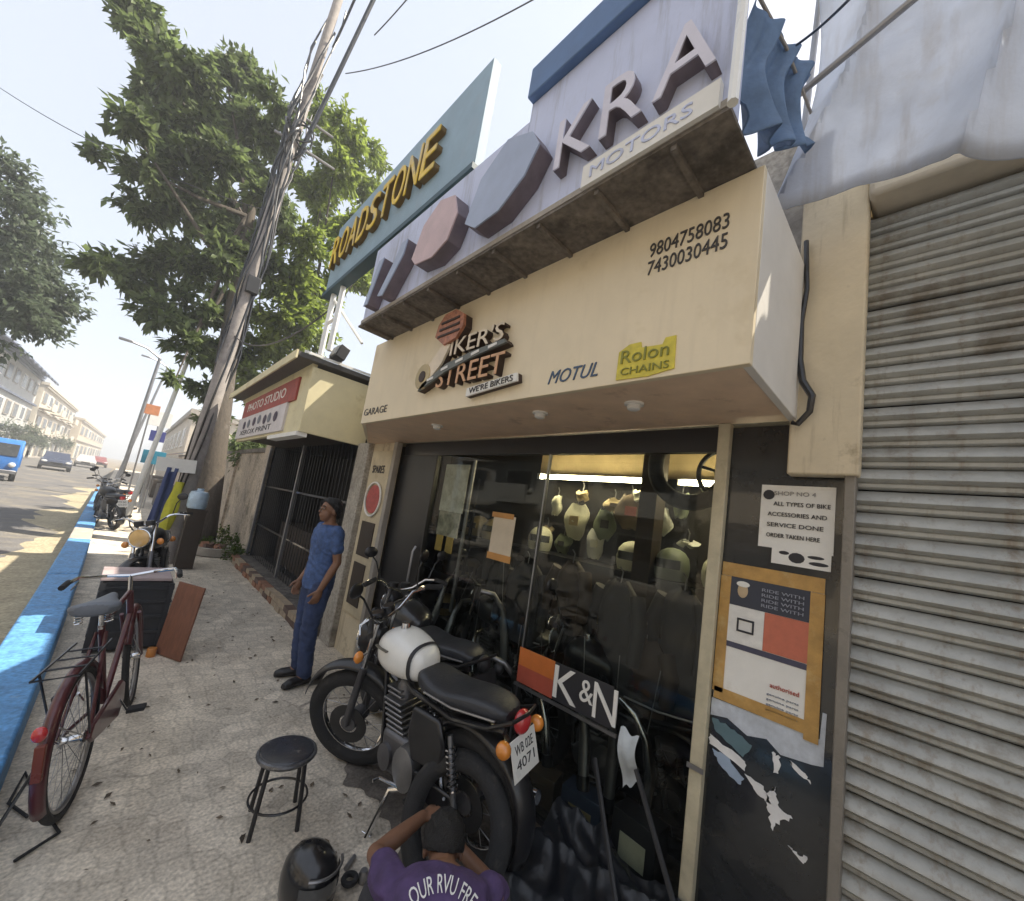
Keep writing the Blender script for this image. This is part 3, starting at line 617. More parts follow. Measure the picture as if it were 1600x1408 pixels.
for p0, p1 in (((1.93, .42, 5.32), (1.93, -2.8, 5.06)), ((1.74, .45, 3.72), (1.60, -1.2, 4.25)), ((1.95, .44, 3.4), (1.94, .36, 5.32))): MB().tube([p0, p1], .014, 8).build('pole', m_steel, cn)
bt = thing('blue_tarpaulin', 'crumpled blue tarpaulin bundle tied between billboard and canopy', 'tarpaulin', (1.3, .38, 3.1))
def tarp(u, v):                                       # a sheet tied up by its top edge, hanging in soft folds
    e = 1 - .10 * (abs(math.sin(u * 8.0)) ** .6) * (1 - v)
    x = 1.16 + .50 * u + .012 * math.sin(v * 6 + u * 4); f = .035 * math.sin(u * 19 + .6 * math.sin(v * 3)) + .018 * math.sin(u * 41 + v * 2.5)
    y = .40 - .05 * u + f * (.5 + .6 * v) + .05 * math.sin(math.pi * v)
    z = 3.16 + .12 * u + (.42 + .05 * u) * (1 - v) * e - .06 * v * math.sin(u * 5) - .03 * abs(math.sin(u * 13)) * v
    return (x + .03 * math.sin(v * 9 + u * 3) * v, y, z)
MB().grid(tarp, 60, 26).build('cloth', M('tarp_blue', (.17, .27, .44), .6, var=.25, scale=8, bump=.4, bscale=30, trans=.3), bt).modifiers.new('s', 'SOLIDIFY').thickness = .003
MB().tube([(1.10, .42, 3.58), (1.4, .38, 3.60), (1.93, .38, 3.74)], .006, 6).build('tie_rope', m_kerbgrey, bt)
hc = MB().tube([(2.0, .40, 3.2), (1.99, .385, 2.95), (1.995, .40, 2.8), (1.99, .395, 2.62), (1.985, .38, 2.52), (1.99, .345, 2.45), (1.985, .35, 2.38), (1.99, .39, 2.33), (1.995, .41, 2.34)], [.010, .010, .012, .013, .014, .014, .013, .012, .010], 8)
single('black_cable', hc, m_black, 'black cable looping down the cream plaster panel beside the fascia', 'cable')

# ------------------------------------------------------------------ inside the shop
tl = thing('tube_light', 'lit fluorescent tube light under a pale panel inside the shop', 'light', (3.2, 2.2, 2.2))
m_tube = bpy.data.materials.new('lit_tube'); m_tube.use_nodes = True; b_ = m_tube.node_tree.nodes['Principled BSDF']
b_.inputs['Base Color'].default_value = (.9, .85, .7, 1); b_.inputs['Emission Color'].default_value = (1, .84, .52, 1); b_.inputs['Emission Strength'].default_value = 24
MB().tube([(3.17, 1.58, 2.24), (3.17, 2.86, 2.24)], .022, 10).build('tube', m_tube, tl)
MB().box(3.19, 3.24, 1.52, 2.92, 2.22, 2.27).build('fitting', m_white, tl)
for y in (1.56, 2.87): MB().box(3.14, 3.19, y - .02, y + .02, 2.21, 2.27).build('end_cap', m_white, tl)
tl2 = thing('tube_light', 'second lit tube light glimpsed behind the wheel rim inside the shop', 'light', (3.2, 1.1, 2.2))
MB().tube([(3.17, .75, 2.24), (3.17, 1.36, 2.24)], .022, 10).build('tube', m_tube, tl2); MB().box(3.19, 3.24, .7, 1.4, 2.22, 2.27).build('fitting', m_white, tl2)
pnl = thing('wall_panel', 'cream wall panel glowing above the tube light inside the shop', 'panel', (3.32, 1.9, 2.28))
MB().box(3.30, 3.345, .5, 3.0, 2.29, 2.66).build('panel', M('inner_cream', (.62, .48, .26), .7, bump=.1), pnl)
MB().box(2.9, 3.05, 1.42, 1.56, .03, 2.72).build('pillar', m_darkwood, shop)
single('tyre_on_display', MB().torus((2.75, 1.12, 2.30), .26, .055, 'X', 40, 10), m_rubber, 'bare black tyre hanging high inside the shop by the second tube light', 'tyre')
wr = thing('rim_on_display', 'dark spoked wheel rim hanging inside the shop beside the yellowed post', 'rim', (2.8, .85, 2.2))
MB().torus((2.95, .98, 2.28), .17, .018, 'X', 32, 8).build('rim', m_black, wr)
for k in range(5): a = k * 2 * math.pi / 5 + .3; MB().tube([(2.95, .98, 2.28), (2.95, .98 + .17 * math.cos(a), 2.28 + .17 * math.sin(a))], .012, 6).build('spoke', m_black, wr)
# shelves with wares
rk = thing('wall_rack', 'dark steel shelving along the back of the shop', 'shelf', (3.2, 2.6, 0))
for z in (.45, .95, 1.45): MB().box(2.95, 3.34, .5, 4.7, z, z + .025).build('shelf', m_black, rk)
for y in (.5, 1.55, 2.6, 3.65, 4.7): MB().box(2.95, 2.98, y - .015, y + .015, .03, 2.15).build('upright', m_black, rk)
m_wares = [M('ware_%d' % i, c, .5, bump=.1) for i, c in enumerate([(.03, .03, .035), (.62, .62, .48), (.25, .07, .05), (.06, .08, .13), (.45, .36, .2), (.20, .24, .16), (.70, .72, .66), (.12, .09, .06)])]
def helmet(name, label, loc, mat, r=.13, rz=0, group=None, rx=0):
    h = thing(name, label, 'helmet', loc, (rx, 0, rz), group)
    mb = MB(); n = 20
    rings = []
    for t, zz, sx, sy, oy in ((0, .0, .78, .95, .0), (.1, .03, .86, 1.05, .01), (.3, .45, 1.0, 1.18, .02), (.5, .95, 1.02, 1.2, .0), (.7, 1.45, .92, 1.08, -.03), (.85, 1.8, .66, .78, -.05), (.95, 1.98, .34, .42, -.06), (1, 2.03, .05, .06, -.06)):
        rings.append([Vector((r * sx * math.cos(2 * math.pi * j / n), r * (sy * math.sin(2 * math.pi * j / n) + oy), r * zz)) for j in range(n)])
    mb.loft(rings); mb.build('shell', mat, h, world=False)
    mb = MB(); vis = []
    for zz in (.75, 1.0, 1.3):
        vis.append([Vector((r * 1.045 * math.cos(a) * (1 - .06 * abs(zz - 1)), r * 1.225 * math.sin(a) * (1 - .06 * abs(zz - 1)), r * zz)) for a in np.linspace(R(25), R(155), 12)])
    vs = [p for q in vis for p in q]; fs = [(i * 12 + j, i * 12 + j + 1, (i + 1) * 12 + j + 1, (i + 1) * 12 + j) for i in range(2) for j in range(11)]
    mb._add(vs, fs); mb.build('visor', MATS.get('visor') or M('visor', (.05, .055, .06), .08, coat=1, bump=0), h, world=False)
    MB().tube([(r * .8 * math.cos(a), r * (1.0 * math.sin(a)), r * .04) for a in np.linspace(0, 2 * math.pi, 24)[:-1]], r * .07, 6, closed=True).build('edge_trim', m_rubber, h, world=False)
    return h
random.seed(21)
HC = ['black', 'cream', 'dark red', 'navy', 'tan', 'olive grey', 'white', 'brown']
nth = {}
for z in (.475, .975, 1.475):
    for y in np.arange(.66, 4.6, .34):
        if random.random() < .2: continue
        c = random.choice([0, 0, 0, 3, 5, 7, 2, 4] if z < 1.2 else [0, 1, 4, 6, 5, 1])
        lv = {.475: 'lowest', .975: 'middle', 1.475: 'top'}[z]; nth[(c, lv)] = nth.get((c, lv), 0) + 1
        lab = '%s full-face helmet, %s of its colour from the right on the %s shop shelf' % (HC[c], ('first', 'second', 'third', 'fourth', 'fifth', 'sixth', 'seventh', 'eighth')[nth[(c, lv)] - 1], lv)
        helmet('helmet', lab, (3.12 + random.uniform(-.03, .03), y, z), m_wares[c], .12, R(90) + random.uniform(-.6, .6), 'helmets on the shop shelving')
# bags and cards hanging in front of the lit back wall
hang = [((900, 815), 1, .14, .34), ((930, 850), 6, .09, .26), ((870, 790), 1, .08, .2), ((1030, 815), 6, .13, .22), ((985, 800), 7, .13, .3), ((960, 790), 4, .1, .12), ((855, 830), 4, .07, .1), ((1065, 790), 5, .07, .2),
        ((910, 775), 4, .08, .1), ((1000, 775), 1, .07, .1), ((945, 820), 5, .1, .28), ((1075, 850), 6, .09, .05), ((880, 850), 5, .1, .18), ((1010, 860), 0, .12, .2)]
for i, ((px, py), c, wd, ht) in enumerate(hang):
    r_ = CAM @ np.array([px - PX, py - PY, FPX]); t_ = 3.24 / r_[0]; p = Vector((3.24, r_[1] * t_, H + r_[2] * t_))
    g = thing('hanging_bag', '%s packed bag hanging from a peg %s' % (HC[c], ('lowest left under the tube', 'left of the dark gap', 'high at the tube left end', 'right of the inner pillar', 'in the middle of the row', 'above the middle row', 'at the far left', 'close to the yellowed post', 'just under the tube left half', 'just under the tube right half', 'left of centre behind others', 'lowest near the post', 'second from the left end', 'low beside the inner pillar')[i]), 'bag', (p.x, p.y, p.z), (0, 0, random.uniform(-.5, .5)), 'packed bags hanging inside the shop')
    def bagf(u, v, wd=wd, ht=ht, i=i):
        th = 2 * math.pi * u; q = .35 + .65 * math.sin(math.pi * min(1, .12 + v * .8)); 
        return (.05 * q * math.cos(th) + .01 * math.sin(v * 9 + i), wd * q * math.sin(th) * (1 + .12 * math.sin(v * 7 + i)), ht * (.5 - v) + .012 * math.sin(3 * th + i))
    MB().grid(bagf, 14, 8).build('bag', m_wares[c], g, world=False)
    MB().tube([(0, 0, ht * .48), (.01, 0, ht * .5 + .06), (.0, .01, ht * .5 + .09)], .006, 6).build('hook', m_steel, g, world=False)
    if wd > .085: MB().box(-.058, -.052, -wd * .45, wd * .3, -ht * .12, ht * .15).build('header_card', m_wares[(c + 3) % 8], g, world=False)
# pale reflection in the glass near the door, put in as coloured sheets
ip = thing('reflection_banner', 'tall pale banner with yellow foot standing in for a reflection in the shop glass by the door', 'banner', (2.16, 3.0, .9))
MB().box(2.15, 2.156, 2.80, 3.16, 1.72, 2.16).build('reflection_upper_sheet', M('reflection_pale', (.78, .78, .66), .6, var=.35, scale=9, bump=0), ip)
MB().box(2.15, 2.156, 2.82, 3.14, 1.50, 1.718).build('reflection_middle_sheet', M('reflection_dim', (.5, .48, .38), .6, var=.6, scale=12, bump=0), ip)
for y in (2.86, 3.02): MB().box(2.148, 2.154, y, y + .1, 1.36, 1.50).build('reflection_yellow_foot', M('reflection_yellow', (.65, .45, .12), .6, var=.3, bump=0), ip)
MB().box(2.145, 2.16, 2.72, 2.75, .9, 2.2).build('reflection_side_pole', m_steel, ip)
random.seed(31)
for i, (y, z, wd, ht) in enumerate(((1.0, 1.22, .17, .55), (1.42, 1.15, .2, .6), (1.83, 1.25, .15, .5), (2.28, 1.1, .2, .62), (2.62, 1.3, .14, .5), (1.2, .95, .2, .4))):
    g = thing('riding_jacket', 'dark %s riding jacket hanging behind the shop glass, %s from the post' % (('black', 'charcoal', 'brown')[i % 3], ('first', 'third', 'fourth', 'fifth', 'sixth', 'second')[i]), 'jacket', (2.52, y, z), (0, 0, random.uniform(-.4, .4)), 'riding jackets hanging in the shop')
    jm = (m_print, M('jacket_charcoal', (.03, .032, .036), .6, bump=.4, bscale=20), M('jacket_brown', (.05, .032, .02), .6, bump=.4, bscale=20))[i % 3]
    def jf(u, v, wd=wd, ht=ht, i=i):
        th = 2 * math.pi * u; q = min(1, .35 + v * 3.2) * (1 - .12 * math.sin(v * 3.1)); 
        return (.07 * q * math.cos(th) + .012 * math.sin(th * 5 + v * 7 + i), wd * q * math.sin(th) + .01 * math.sin(v * 17 + i), ht * (.5 - v) + .01 * math.sin(3 * th))
    MB().grid(jf, 26, 14).build('body', jm, g, world=False)
    for s_ in (-1, 1): MB().tube([(-.01, s_ * wd * .85, ht * .38), (-.03, s_ * (wd + .03), ht * .1), (-.04, s_ * (wd + .02), -ht * .28)], [.05, .048, .04], 10).build('sleeve', jm, g, world=False)
    MB().tube([(0, 0, ht * .48), (.01, 0, ht * .5 + .06), (0, .02, ht * .5 + .09)], .005, 6).build('hanger', m_steel, g, world=False)
random.seed(77)
ORD = ('first', 'second', 'third', 'fourth', 'fifth', 'sixth', 'seventh', 'eighth', 'ninth', 'tenth')
for i in range(9):
    y = .95 + i * .26 + random.uniform(-.05, .05); a = random.uniform(-.35, .35); z = random.uniform(.5, .95); x = random.uniform(2.2, 2.3)
    g = thing('exhaust_pipe', '%s bent exhaust pipe counted from the yellowed post, hung behind the shop glass' % ORD[i], 'exhaust', (x, y, z), (a, random.uniform(-.2, .2), random.uniform(0, 3)))
    MB().tube([(0, 0, -.3), (0, .02, -.05), (.03, .06, .12), (.10, .09, .22), (.2, .09, .24)], [.03, .034, .022, .018, .018], 10).build('pipe', m_chrome if i % 3 == 0 else m_steel, g, world=False)
    MB().tube([(0, 0, -.31), (0, .001, -.24)], .037, 10).build('end_cap', m_black, g, world=False)
    MB().tube([(.03, .06, .12), (.02, .05, .5)], .003, 4).build('wire_hook', m_steel, g, world=False)
for i in range(7):
    y = 1.0 + i * .33; c = m_wares[(0, 3, 7, 5, 0, 2, 1)[i]]
    g = thing('goods_carton', '%s carton in the row standing low behind the shop glass, counted from the post' % ORD[i], 'carton', (2.24, y, .06), (0, 0, random.uniform(-.3, .3)))
    h_ = random.uniform(.16, .34); MB().box(-.07, .07, -.12, .12, 0, h_).build('box', c, g, world=False, bevel=.004); MB().box(-.0725, -.0705, -.07, .07, h_ * .3, h_ * .7).build('printed_label', m_wares[(i * 3 + 1) % 8], g, world=False)
# counter
# K&N sign standing against the glass
kn = thing('parts_sign', 'orange and white air filter sign leaning on the shop glass behind the motorcycle', 'sign', (2.03, 1.4, .66))
knm = Matrix.Translation((2.045, 1.80, .735)) @ Matrix.Rotation(R(-2), 4, 'X') @ Matrix.Scale(.88, 4)
def kfac(y, z): return knm @ facade(0, -y, z)
def kp(poly, x0, x1): 
    m_ = MB().prism([(-a, b) for a, b in poly], x0, x1); return m_.xf(knm)
kp([(0, 0), (.33, 0), (.33, .115), (0, .115)], -.006, 0).build('red_patch', M('kn_red', (.40, .085, .05), .5, var=.15, bump=0), kn)
kp([(0, .115), (.33, .115), (.33, .235), (0, .235)], -.006, 0).build('orange_patch', M('kn_orange', (.55, .16, .035), .5, var=.15, bump=0), kn)
kp([(.33, 0), (.78, 0), (.78, .235), (.33, .235)], -.004, 0).build('black_backing', m_print, kn)
text_on('K', kfac(.335, .02), m_paper, kn, .19, .20, .009); text_on('&', kfac(.545, .075), m_paper, kn, .10, .13, .009); text_on('N', kfac(.60, .0), m_paper, kn, .0, .0, .009) if 0 else None
text_on('N', kfac(.648, .02), m_paper, kn, .16, .20, .009)
kp([(-.02, -.03), (.82, -.03), (.82, -.012), (-.02, -.012)], -.012, .004).build('rail', m_steel, kn)
single('white_cloth', MB().grid(lambda u, v: (2.04 - .03 * math.sin(v * 5) - .02 * u, 1.06 - .11 * u - .03 * v * (1 - u), .80 - .28 * v * (1 - .25 * u) + .012 * math.sin(u * 8)), 8, 14), M('cloth_pale', (.55, .60, .63), .8, bump=.2), 'pale grey rag hanging in a point on the dark shop front left of the post', 'rag')

# ================================================================== MOTORCYCLES
def wheel(parent, cy, mt, R_=.30, w_=.05, mspoke=None, xf=None, disc=True):
    q = lambda mb: mb.xf(xf) if xf else mb
    wh = q(MB().lathe([(.05, -.07), (.05, .07)], (0, cy, R_), 14, 'X')).build('wheel', m_alu, parent, world=False)
    pr_ = []
    for k in range(12):
        a = 2 * math.pi * k / 12 - .0; pr_.append((R_ - w_ + w_ * math.cos(a) * 1.0, w_ * math.sin(a) * .95))
    mb = MB(); n = 44
    vs = []; fs = []
    for i in range(n):
        th = 2 * math.pi * i / n
        for rr, xx in pr_: vs.append((xx, cy + rr * math.cos(th), R_ + rr * math.sin(th)))
    for i in range(n):
        for k in range(12): fs.append((i*12+k, i*12+(k+1) % 12, ((i+1) % n)*12+(k+1) % 12, ((i+1) % n)*12+k))
    mb._add(vs, fs); q(mb).build('tyre', m_rubber, wh, world=False)
    q(MB().torus((0, cy, R_), R_ - 2 * w_ + .012, .016, 'X', 40, 8)).build('rim', m_chrome if mspoke is None else mspoke, wh, world=False)
    for k in range(16):
        a = 2 * math.pi * k / 16; s_ = .045 * (1 if k % 2 else -1)
        q(MB().tube([(s_, cy + .045 * math.cos(a + .5), R_ + .045 * math.sin(a + .5)), (0, cy + (R_ - 2 * w_) * math.cos(a), R_ + (R_ - 2 * w_) * math.sin(a))], .0028, 4)).build('spoke', m_steel, wh, world=False)
    if disc: q(MB().lathe([(.06, .06), (.125, .06), (.125, .066), (.06, .066)], (-.13, cy, R_), 24, 'X', cap=False)).build('brake_disc', M('disc_dark', (.07, .07, .072), .4, .8, bump=.1), wh, world=False)
    return wh

def motorcycle(label, loc, rot, tank=None, group=None, steer=0, plate=('WB 02E', '4071'), trunkrack=False, stripe=True, lamp=m_clear, dull=False):
    amb, redl, npm = (m_dkplastic, m_dkplastic, m_dkplastic) if dull else (m_amber, m_redlens, m_white)
    t = thing('motorcycle', label, 'motorcycle', loc, rot, group)
    tank = tank or m_black
    SY = .74; FY0 = 1.34; WR = .32
    YS = Matrix.Diagonal((1, SY, 1.05, 1))
    def B(mb, n_, m, p=t, raw=False, **k):
        if not raw: mb.xf(YS)
        return mb.build(n_, m, p, world=False, **k)
    FY, RR = FY0, .32
    wheel(t, 0, None, WR)
    piv = Vector((0, FY - .13, .0)); rake = R(26)
    sx = Matrix.Translation((0, FY - .28, .72)) @ Matrix.Rotation(-rake, 4, 'X').inverted() @ Matrix.Rotation(steer, 4, 'Z') @ Matrix.Rotation(-rake, 4, 'X') @ Matrix.Translation((0, -FY + .28, -.72))
    wheel(t, FY * SY, None, WR, xf=Matrix.Diagonal((1, SY, 1, 1)) @ sx @ Matrix.Diagonal((1, 1 / SY, 1, 1)))
    F = lambda mb: mb.xf(sx)
    for s in (-1, 1):
        B(F(MB().tube([(s * .085, FY, RR), (s * .085, FY - .06, RR + .14), (s * .085, FY - .17, RR + .38)], [.027, .027, .024], 10)), 'fork_slider', m_alu)
        B(F(MB().tube([(s * .085, FY - .16, RR + .36), (s * .085, FY - .29, RR + .66)], .018, 10)), 'fork_tube', m_chrome)
        B(F(MB().ball((s * .16, FY - .20, .80), (.035, .028, .035), 12, 8)), 'indicator', amb)
        B(F(MB().tube([(s * .06, FY - .22, .80), (s * .14, FY - .20, .80)], .008, 6)), 'indicator_stalk', m_chrome)
        hb = B(F(MB().tube([(0, FY - .30, .98), (s * .10, FY - .32, 1.0), (s * .20, FY - .36, 1.07), (s * .30, FY - .44, 1.08), (s * .36, FY - .50, 1.06)], .0115, 8)), 'handlebar', m_chrome)
        B(F(MB().tube([(s * .27, FY - .42, 1.082), (s * .37, FY - .51, 1.058)], .0175, 10)), 'grip', m_rubber, hb)
        B(F(MB().tube([(s * .24, FY - .365, 1.075), (s * .30, FY - .36, 1.07), (s * .37, FY - .43, 1.05)], .006, 6)), 'lever', m_chrome, hb)
        B(F(MB().tube([(s * .22, FY - .38, 1.08), (s * .27, FY - .36, 1.2), (s * .31, FY - .36, 1.24)], .006, 6)), 'mirror_stem', m_black, hb)
        B(F(MB().ball((s * .33, FY - .365, 1.27), (.055, .015, .04), 14, 8)), 'mirror', m_black, hb)
        B(F(MB().tube([(s * .18, FY - .36, 1.06), (s * .12, FY - .22, 1.0), (s * .05, FY - .24, .85), (0.02 * s, FY - .35, .72)], .007, 6)), 'control_cable', m_black, hb)
    hl = B(F(MB().lathe([(.0, -.14), (.05, -.13), (.088, -.05), (.098, .0), (.098, .015)], (0, FY - .14, .86), 20, 'Y')), 'headlight', m_black)
    B(F(MB().lathe([(.0, .03), (.06, .024), (.09, .012), (.092, .0)], (0, FY - .125, .86), 20, 'Y', cap=False)), 'headlight_lens', lamp, hl)
    B(F(MB().torus((0, FY - .125, .86), .096, .008, 'Y', 28, 6)), 'headlight_ring', m_chrome, hl)
    for s in (-1, 1): B(F(MB().lathe([(0, -.02), (.042, -.02), (.046, .03), (.04, .035), (0, .035)], (s * .055, FY - .26, 1.0), 16, 'Z')), 'gauge', m_black)
    # front fender: arc strip
    def fend(cy, R0, a0, a1, wd, crown, ny=18, thick=.004):
        def f(u, v):
            a = a0 + (a1 - a0) * u; x = (v - .5) * 2; r_ = R0 - crown * x * x
            return (x * wd, cy + r_ * math.cos(a) / SY, .32 + r_ * math.sin(a))
        return MB().grid(f, ny, 8)
    o = B(F(fend(FY, .36, R(20), R(165), .062, .03)), 'front_fender', tank if not stripe else m_black); k_ = o.modifiers.new('s', 'SOLIDIFY'); k_.thickness = .004
    o = B(fend(0, .365, R(35), R(205), .08, .035), 'rear_fender', m_black); k_ = o.modifiers.new('s', 'SOLIDIFY'); k_.thickness = .005
    # frame
    for s in (-1, 1):
        B(MB().tube([(s * .03, FY - .33, .86), (s * .05, FY - .42, .60), (s * .09, FY - .50, .28), (s * .11, .55, .22), (s * .11, .25, .26), (s * .10, 0.02, .30)], .016, 8), 'frame_tube', m_black)
        B(MB().tube([(s * .04, FY - .36, .80), (s * .10, .55, .70), (s * .11, .12, .68), (s * .09, -.30, .74)], .014, 8), 'frame_rail', m_black)
        B(MB().tube([(s * .12, -.05, .30), (s * .12, .12, .66)], .0, 3) if 0 else MB().tube([(s * .135, .0, .30), (s * .13, .10, .62)], .016, 10), 'shock', m_steel)
        sp = []
        for k in range(72): a = k / 72 * 8 * 2 * math.pi; f_ = k / 72; sp.append((s * .1325 + .03 * math.cos(a), .028 + .055 * f_ + .03 * math.sin(a) * .95, .38 + .20 * f_))
        B(MB().tube(sp, .0055, 5), 'shock_spring', m_chrome)
        B(MB().tube([(s * .10, .36, .26), (s * .22, .36, .26)], .012, 8), 'footpeg', m_rubber)
        B(MB().tube([(s * .10, .12, .30), (s * .17, .06, .36)], .008, 6), 'pillion_peg', m_steel)
    # tank: lofted along y
    rings = []; prof_t = [(.50, .055, .05, .80), (.54, .105, .085, .805), (.64, .135, .105, .815), (.76, .152, .125, .825), (.88, .150, .125, .83), (.97, .125, .105, .825), (1.03, .085, .075, .815), (1.06, .03, .03, .81)]
    for y, hx, hz, zc in prof_t:
        ring = []
        for j in range(20):
            a = 2 * math.pi * j / 20; c, s_ = math.cos(a), math.sin(a)
            ring.append(Vector((hx * math.copysign(abs(c) ** .8, c), y, zc + hz * math.copysign(abs(s_) ** .8, s_) * (1.0 if s_ > 0 else 1.05))))
        rings.append(ring)
    tk = B(MB().loft(rings), 'fuel_tank', tank); tk.modifiers.new('s', 'SUBSURF').levels = 1; tk.modifiers['s'].render_levels = 1
    B(MB().lathe([(.0, .03), (.03, .028), (.034, .0), (.034, -.02)], (0, .84, .952), 16), 'filler_cap', m_chrome, tk)
    if stripe:
        for y0, wd in ((.575, .03),):
            ring = []
            for yy in (y0, y0 + wd):
                hx = float(np.interp(yy, [p[0] for p in prof_t], [p[1] for p in prof_t])) + .004; hz = float(np.interp(yy, [p[0] for p in prof_t], [p[2] for p in prof_t])) + .004
                ring.append([Vector((hx * math.copysign(abs(math.cos(a)) ** .8, math.cos(a)), yy, .81 + hz * math.copysign(abs(math.sin(a)) ** .8, math.sin(a)))) for a in np.linspace(0, 2 * math.pi, 29)[:-1]])
            B(MB().loft(ring, cap=False), 'stripe', m_print, tk)
        for s in (-1, 1): B(MB().tube([(s * .155, .80, .86), (s * .15, .90, .86), (s * .13, .97, .855)], .013, 6, flat=.4), 'side_flash', M('flash_olive', (.14, .13, .10), .4, bump=0), tk)
        for s in (-1, 1): B(MB().ball((s * .148, .70, .79), (.008, .07, .06), 12, 8), 'knee_pad', m_white, tk) if 0 else None
    # seat
    rings = []
    for y, hx, z0, z1 in ((.56, .07, .74, .80), (.50, .11, .72, .825), (.38, .135, .71, .80), (.24, .14, .71, .785), (.10, .13, .72, .81), (-.06, .12, .73, .83), (-.22, .105, .735, .83), (-.29, .07, .745, .80)):
        rings.append([Vector((hx * math.copysign(abs(math.cos(a)) ** .6, math.cos(a)), y, (z0 + z1) / 2 + (z1 - z0) / 2 * math.copysign(abs(math.sin(a)) ** .6, math.sin(a)))) for a in np.linspace(0, 2 * math.pi, 17)[:-1]])
    st_ = B(MB().loft(rings), 'seat', M('seat_vinyl', (.028, .03, .036), .42, bump=.2, bscale=90)); st_.modifiers.new('s', 'SUBSURF').render_levels = 1
    B(MB().tube([(.0, .1, .79)] + [(0.125, .10, .80), (.115, -.2, .82)], .006, 5) if 0 else MB().tube([(-.137, .38, .75), (-.145, .1, .752), (-.115, -.24, .775)], .006, 6), 'seat_piping', m_steel, st_)
    # grab rail
    B(MB().tube([(-.12, .02, .70), (-.13, -.2, .74), (-.10, -.36, .80), (0, -.39, .81), (.10, -.36, .80), (.13, -.2, .74), (.12, .02, .70)], .010, 8), 'grab_rail', m_black)
    # engine
    en = B(MB().box(-.12, .12, .40, .82, .22, .44), 'engine', m_alu, bevel=.03)
    for s in (-1, 1): B(MB().lathe([(0, s * .10), (.115, s * .10), (.11, s * .155), (.06, s * .17), (0, s * .172)], (0, .52 if s > 0 else .50, .33), 24, 'X', cap=False), 'crankcase_cover', m_steel, en)
    for s in (-1,): B(MB().lathe([(0, s * .10), (.075, s * .10), (.07, s * .14), (0, s * .15)], (0, .74, .31), 20, 'X', cap=False), 'cover_cap', m_alu, en)
    for k in range(8):
        z = .45 + k * .027; r_ = .105 if k < 6 else .085
        B(MB().cbox((0, .70 + .012 * k, z), (r_ * 2, r_ * 1.9, .012)), 'cooling_fin', m_steel, en, bevel=.004)
    B(MB().lathe([(.07, .44), (.07, .665), (.05, .69), (.0, .69)], (0, .74, 0), 16), 'barrel', m_alu, en)
    B(MB().tube([(.02, .80, .60), (.05, .93, .58), (.09, .96, .42), (.12, .86, .24), (.15, .55, .19), (.16, .30, .22)], .021, 10), 'exhaust_header', m_chrome)
    B(MB().tube([(.16, .34, .215), (.17, .25, .23), (.18, -.10, .29), (.185, -.38, .34)], [.024, .042, .046, .034], 14), 'silencer', m_chrome)
    for s in (-1, 1): B(MB().prism([(.16, .42), (.44, .40), (.50, .52), (.46, .66), (.20, .66), (.13, .55)], s * .115, s * .15), 'side_cover', tank if not stripe else m_black, bevel=.015)
    B(MB().box(-.145, -.125, .02, .46, .25, .36), 'chain_case', m_black, bevel=.012)
    B(MB().tube([(-.11, .50, .22), (-.16, .60, .20), (-.28, .62, .012)], .017, 8), 'side_stand', m_chrome)
    B(MB().tube([(-.26, .60, .012), (-.27, .68, .012)], .016, 8), 'stand_foot', m_chrome)
    B(MB().tube([(-.14, .50, .23), (-.20, .66, .26), (-.24, .67, .26)], .009, 8), 'gear_lever', m_chrome)
    # rear end
    B(MB().ball((0, -.35, .765), (.055, .05, .055), 18, 12), 'tail_light', redl)
    for s in (-1, 1):
        B(MB().ball((s * .145, -.35, .70), (.036, .05, .038), 14, 10), 'indicator', amb)
        B(MB().tube([(s * .03, -.33, .71), (s * .13, -.345, .705)], .008, 6), 'indicator_stalk', m_black)
    npl = B(MB().box(-.105, .105, -.006, .0, -.085, .085).xf(Matrix.Translation((0, -.385, .635)) @ Matrix.Rotation(R(-22), 4, 'X')), 'number_plate', npm, bevel=.002)
    for k, s_ in enumerate(() if dull else plate):
        me = text_mesh(s_, m_print, 'lettering', .15, .042, .002)
        me.transform(YS @ Matrix.Translation((0, -.385, .635)) @ Matrix.Rotation(R(-22), 4, 'X') @ Matrix(((1, 0, 0, -.075), (0, 0, -1, -.006), (0, 1, 0, .014 - .062 * k), (0, 0, 0, 1))))
        lo = bpy.data.objects.new('lettering', me); COL.objects.link(lo); lo.parent = npl
    B(MB().prism([(-.03, .44), (.03, .44), (.025, .34), (-.025, .35)], -.36, -.355, lambda a, b, d: (a, d, b)), 'mud_flap', M('flap_pale', (.55, .6, .42), .7, bump=0) if stripe else m_rubber)
    return t
BIKE = motorcycle('black motorcycle with white fuel tank leaning on its stand outside the shop', (1.625, 1.60, 0), (0, R(-6), R(11)), m_white, steer=R(20))
hp = thing('plastic_sheet', 'crumpled black plastic sheet draped over a low heap at the foot of the shop glass', 'plastic sheet', (1.85, .8, 0))
def heap(u, v):
    y = .10 + 1.25 * u; x = 2.08 - .60 * v
    w1 = u * 1.6 + v * .8; w2 = u * .7 - v * 1.1
    ridge = lambda t: (1 - abs(math.sin(t))) ** 2
    h = .40 * (1 - v ** 1.4) * (.72 + .22 * math.sin(2.2 + u * 4.0)) + (.05 * ridge(w1 * 7.3) + .035 * ridge(w2 * 9.1 + 1) + .02 * ridge(w1 * 15 + w2 * 4)) * (1 - .75 * v) + .012 * math.sin(w1 * 23 + math.sin(w2 * 9) * 2)
    return (x, y, max(.008, h))
MB().grid(heap, 90, 50).build('sheet', M('plastic_black', (.010, .012, .016), .32, var=.4, scale=7, bump=.35, bscale=22), hp)
